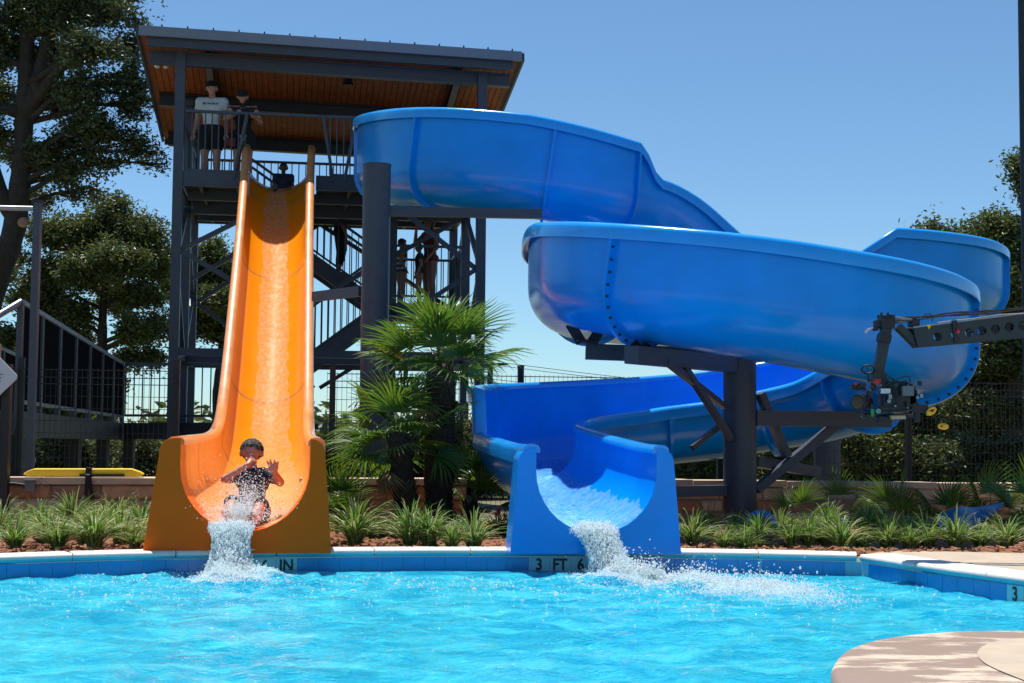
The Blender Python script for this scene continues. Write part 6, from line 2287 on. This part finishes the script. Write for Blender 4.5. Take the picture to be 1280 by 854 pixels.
# head
for (x, y, w, h, dp, m) in ((1108, 404, 17, 14, .11, 'black'), (1100, 405, 14, 8, .08, 'black'), (1113, 397, 9, 6, .07, 'crane'), (1094, 411, 6, 5, .05, 'black')):
    MB().box(C(x, y, .06), (w * pxm, dp, h * pxm)).build('head_block', MT[m], crane)
MB().tube([C(1096, 410, .05), C(1086, 412, .05), C(1081, 416, .05)], .008, 8).build('head_lever', MT['chrome'], crane, smooth=True)
for k in range(5):
    MB().tube([C(1098 + 4 * k, 398 - (k % 3), -.0), C(1098 + 4 * k, 394 - (k % 2) * 3, -.0)], .010, 8).build('knob', MT['black'], crane, smooth=True)
MB().bar(C(1107.5, 411, .06), C(1097.5, 466, .06), 12.5 * pxm, .07, up=(0, 1, 0)).build('drop_post', MT['crane'], crane)
MB().bar(C(1106, 418, .02), C(1104, 428, .02), 15 * pxm, .09, up=(0, 1, 0)).build('post_clamp', MT['black'], crane)
# stabilised camera
cam_ = thing('film_camera', 'black film camera in a stabilised cradle hanging below the crane arm', 'camera', C(1110, 530))
def cp(mb_, name, m, par=None, **k): return mb_.build(name, MT[m], par or cam_, **k)
ring = [C(1085 + 8 * math.cos(2*PI*i/20), 462 + 5.2 * math.sin(2*PI*i/20), .03 * math.sin(2*PI*i/20)) for i in range(21)]
cp(MB().tube(ring, .0065, 8, cap=False), 'hand_ring', 'black', smooth=True)
for k in range(3):
    cp(MB().tube([ring[k * 7], C(1085, 462)], .004, 6), 'ring_spoke', 'black')
cp(MB().tube([C(1085, 467, 0), C(1086, 480, .02)], .006, 8), 'ring_stem', 'black', smooth=True)
def cbox(x, y, w, h, dp=.12, m='black', name='camera_block', dy=.05, jit=.0):
    return cp(MB().box(C(x, y, dy), (w * pxm, dp, h * pxm), jit=jit), name, m)
cbox(1098, 473, 16, 14, .12, 'crane', 'mount_block')
cbox(1096, 477, 8, 7, .06, 'red', 'battery_plate', -.02)
cbox(1087, 484, 12, 10, .09); cbox(1085.5, 484, 5, 11, .03, 'ball_blue', 'cable_box', -.01)
body_ = cbox(1121, 496, 40, 24, .16, 'black', 'camera_body', .06)
cbox(1118, 482, 26, 9, .12, 'black', 'top_box', .05); cbox(1133, 489, 14, 12, .10, 'grey_box', 'side_module', -.03)
cbox(1139, 497, 9, 18, .14); cbox(1106, 489, 12, 6, .05, 'sign', 'white_label_plate', -.035)
cp(MB().tube([C(1084, 503, .06), C(1079, 503, .0), C(1072, 503, -.06)], [.046, .052, .058], 18), 'lens', 'black', smooth=True, sharp=50)
cp(MB().tube([C(1072, 503, -.061), C(1071.6, 503, -.066)], .044, 18), 'lens_glass', 'glass', smooth=True)
cbox(1069, 484, 9, 7, .06, 'black', 'matte_box'); cbox(1070, 480, 3, 4, .03, 'red', 'record_lamp', .0)
cp(MB().tube([C(1069, 484, .0), C(1082, 486, .02)], .008, 8), 'side_rod', 'crane', smooth=True)
cp(MB().tube([C(1098, 514, -.02), C(1098, 514, -.05)], .017, 16), 'wheel_dial', 'galv', smooth=True, sharp=50)
cp(MB().tube([C(1098, 514, -.05), C(1098, 514, -.055)], .007, 10), 'dial_hub', 'green', smooth=True)
cbox(1090, 516, 4, 9, .03, 'green', 'green_clip', -.03)
cbox(1115, 512, 34, 7, .10, 'black', 'base_plate'); cbox(1104, 525, 15, 8, .10, 'black', 'lower_motor'); cbox(1122, 522, 18, 4, .05, 'stone_tan', 'wooden_wedge', -.02)
cbox(1148, 511, 20, 10, .09, 'black', 'rear_battery'); cbox(1146, 522, 6, 12, .06, 'black', 'rear_bracket')
cp(MB().tube([C(1076, 518, .0), C(1140, 512, .0)], .008, 8), 'support_rod', 'crane', smooth=True)
cp(MB().tube([C(1076, 522, .05), C(1140, 517, .05)], .008, 8), 'support_rod', 'crane', smooth=True)
rg = random.Random(9)
for k in range(26):
    x, y = rg.uniform(1076, 1154), rg.uniform(478, 526)
    w, h = rg.uniform(3, 8), rg.uniform(2.5, 6)
    if rg.random() < .5:
        cbox(x, y, w, h, rg.uniform(.02, .06), rg.choice(['black', 'black', 'crane', 'grey_box', 'galv']), 'fitting', rg.uniform(-.06, .0))
    else:
        cp(MB().tube([C(x, y, -.02), C(x, y, -.02 - rg.uniform(.02, .05))], w * .4 * pxm, 12), 'knob', rg.choice(['black', 'black', 'crane', 'galv']), smooth=True, sharp=50)
for k in range(7):
    x0, y0 = rg.uniform(1080, 1110), rg.uniform(475, 500); x1, y1 = rg.uniform(1115, 1145), rg.uniform(478, 520)
    mx, my = (x0 + x1) / 2 + rg.uniform(-6, 12), min(y0, y1) - rg.uniform(2, 12)
    sm, _ = catmull([(x0, y0), (mx, my), (x1, y1)], 6)
    cp(MB().tube([C(p[0], p[1], -.05) for p in sm], .004, 6), 'cable', 'black', smooth=True)
cp(MB().tube([C(1120, 480, -.04), C(1132, 476, -.05), C(1141, 482, -.05), C(1143, 492, -.04)], .0035, 6), 'cable', 'black', smooth=True)
# yellow handles at the back of the rig
def loop_handle(x, y, rx, ry, ang):
    pts = []
    for i in range(17):
        a = 2 * PI * i / 16
        u, v = rx * math.cos(a), ry * math.sin(a)
        pts.append(C(x + u * math.cos(ang) - v * math.sin(ang), y + u * math.sin(ang) + v * math.cos(ang), -.01))
    return MB().tube(pts, .0085, 8, cap=False)
cp(loop_handle(1164, 514, 6.0, 3.0, -.6), 'yellow_handle', 'amber', smooth=True)
cbox(1161, 517, 5, 5, .035, 'amber', 'handle_grip', -.01)
cp(MB().tube([C(1158, 513, .0), C(1164, 514, .0)], .006, 6), 'handle_pin', 'black')
cp(loop_handle(1179, 533, 5.6, 2.6, .1), 'yellow_handle', 'amber', smooth=True)
cbox(1181, 533, 6, 4, .03, 'amber', 'handle_grip', -.01)
cp(MB().tube([C(1167, 517, .0), C(1171, 525, .0), C(1175, 531, .0)], .003, 6), 'tether', 'black', smooth=True)
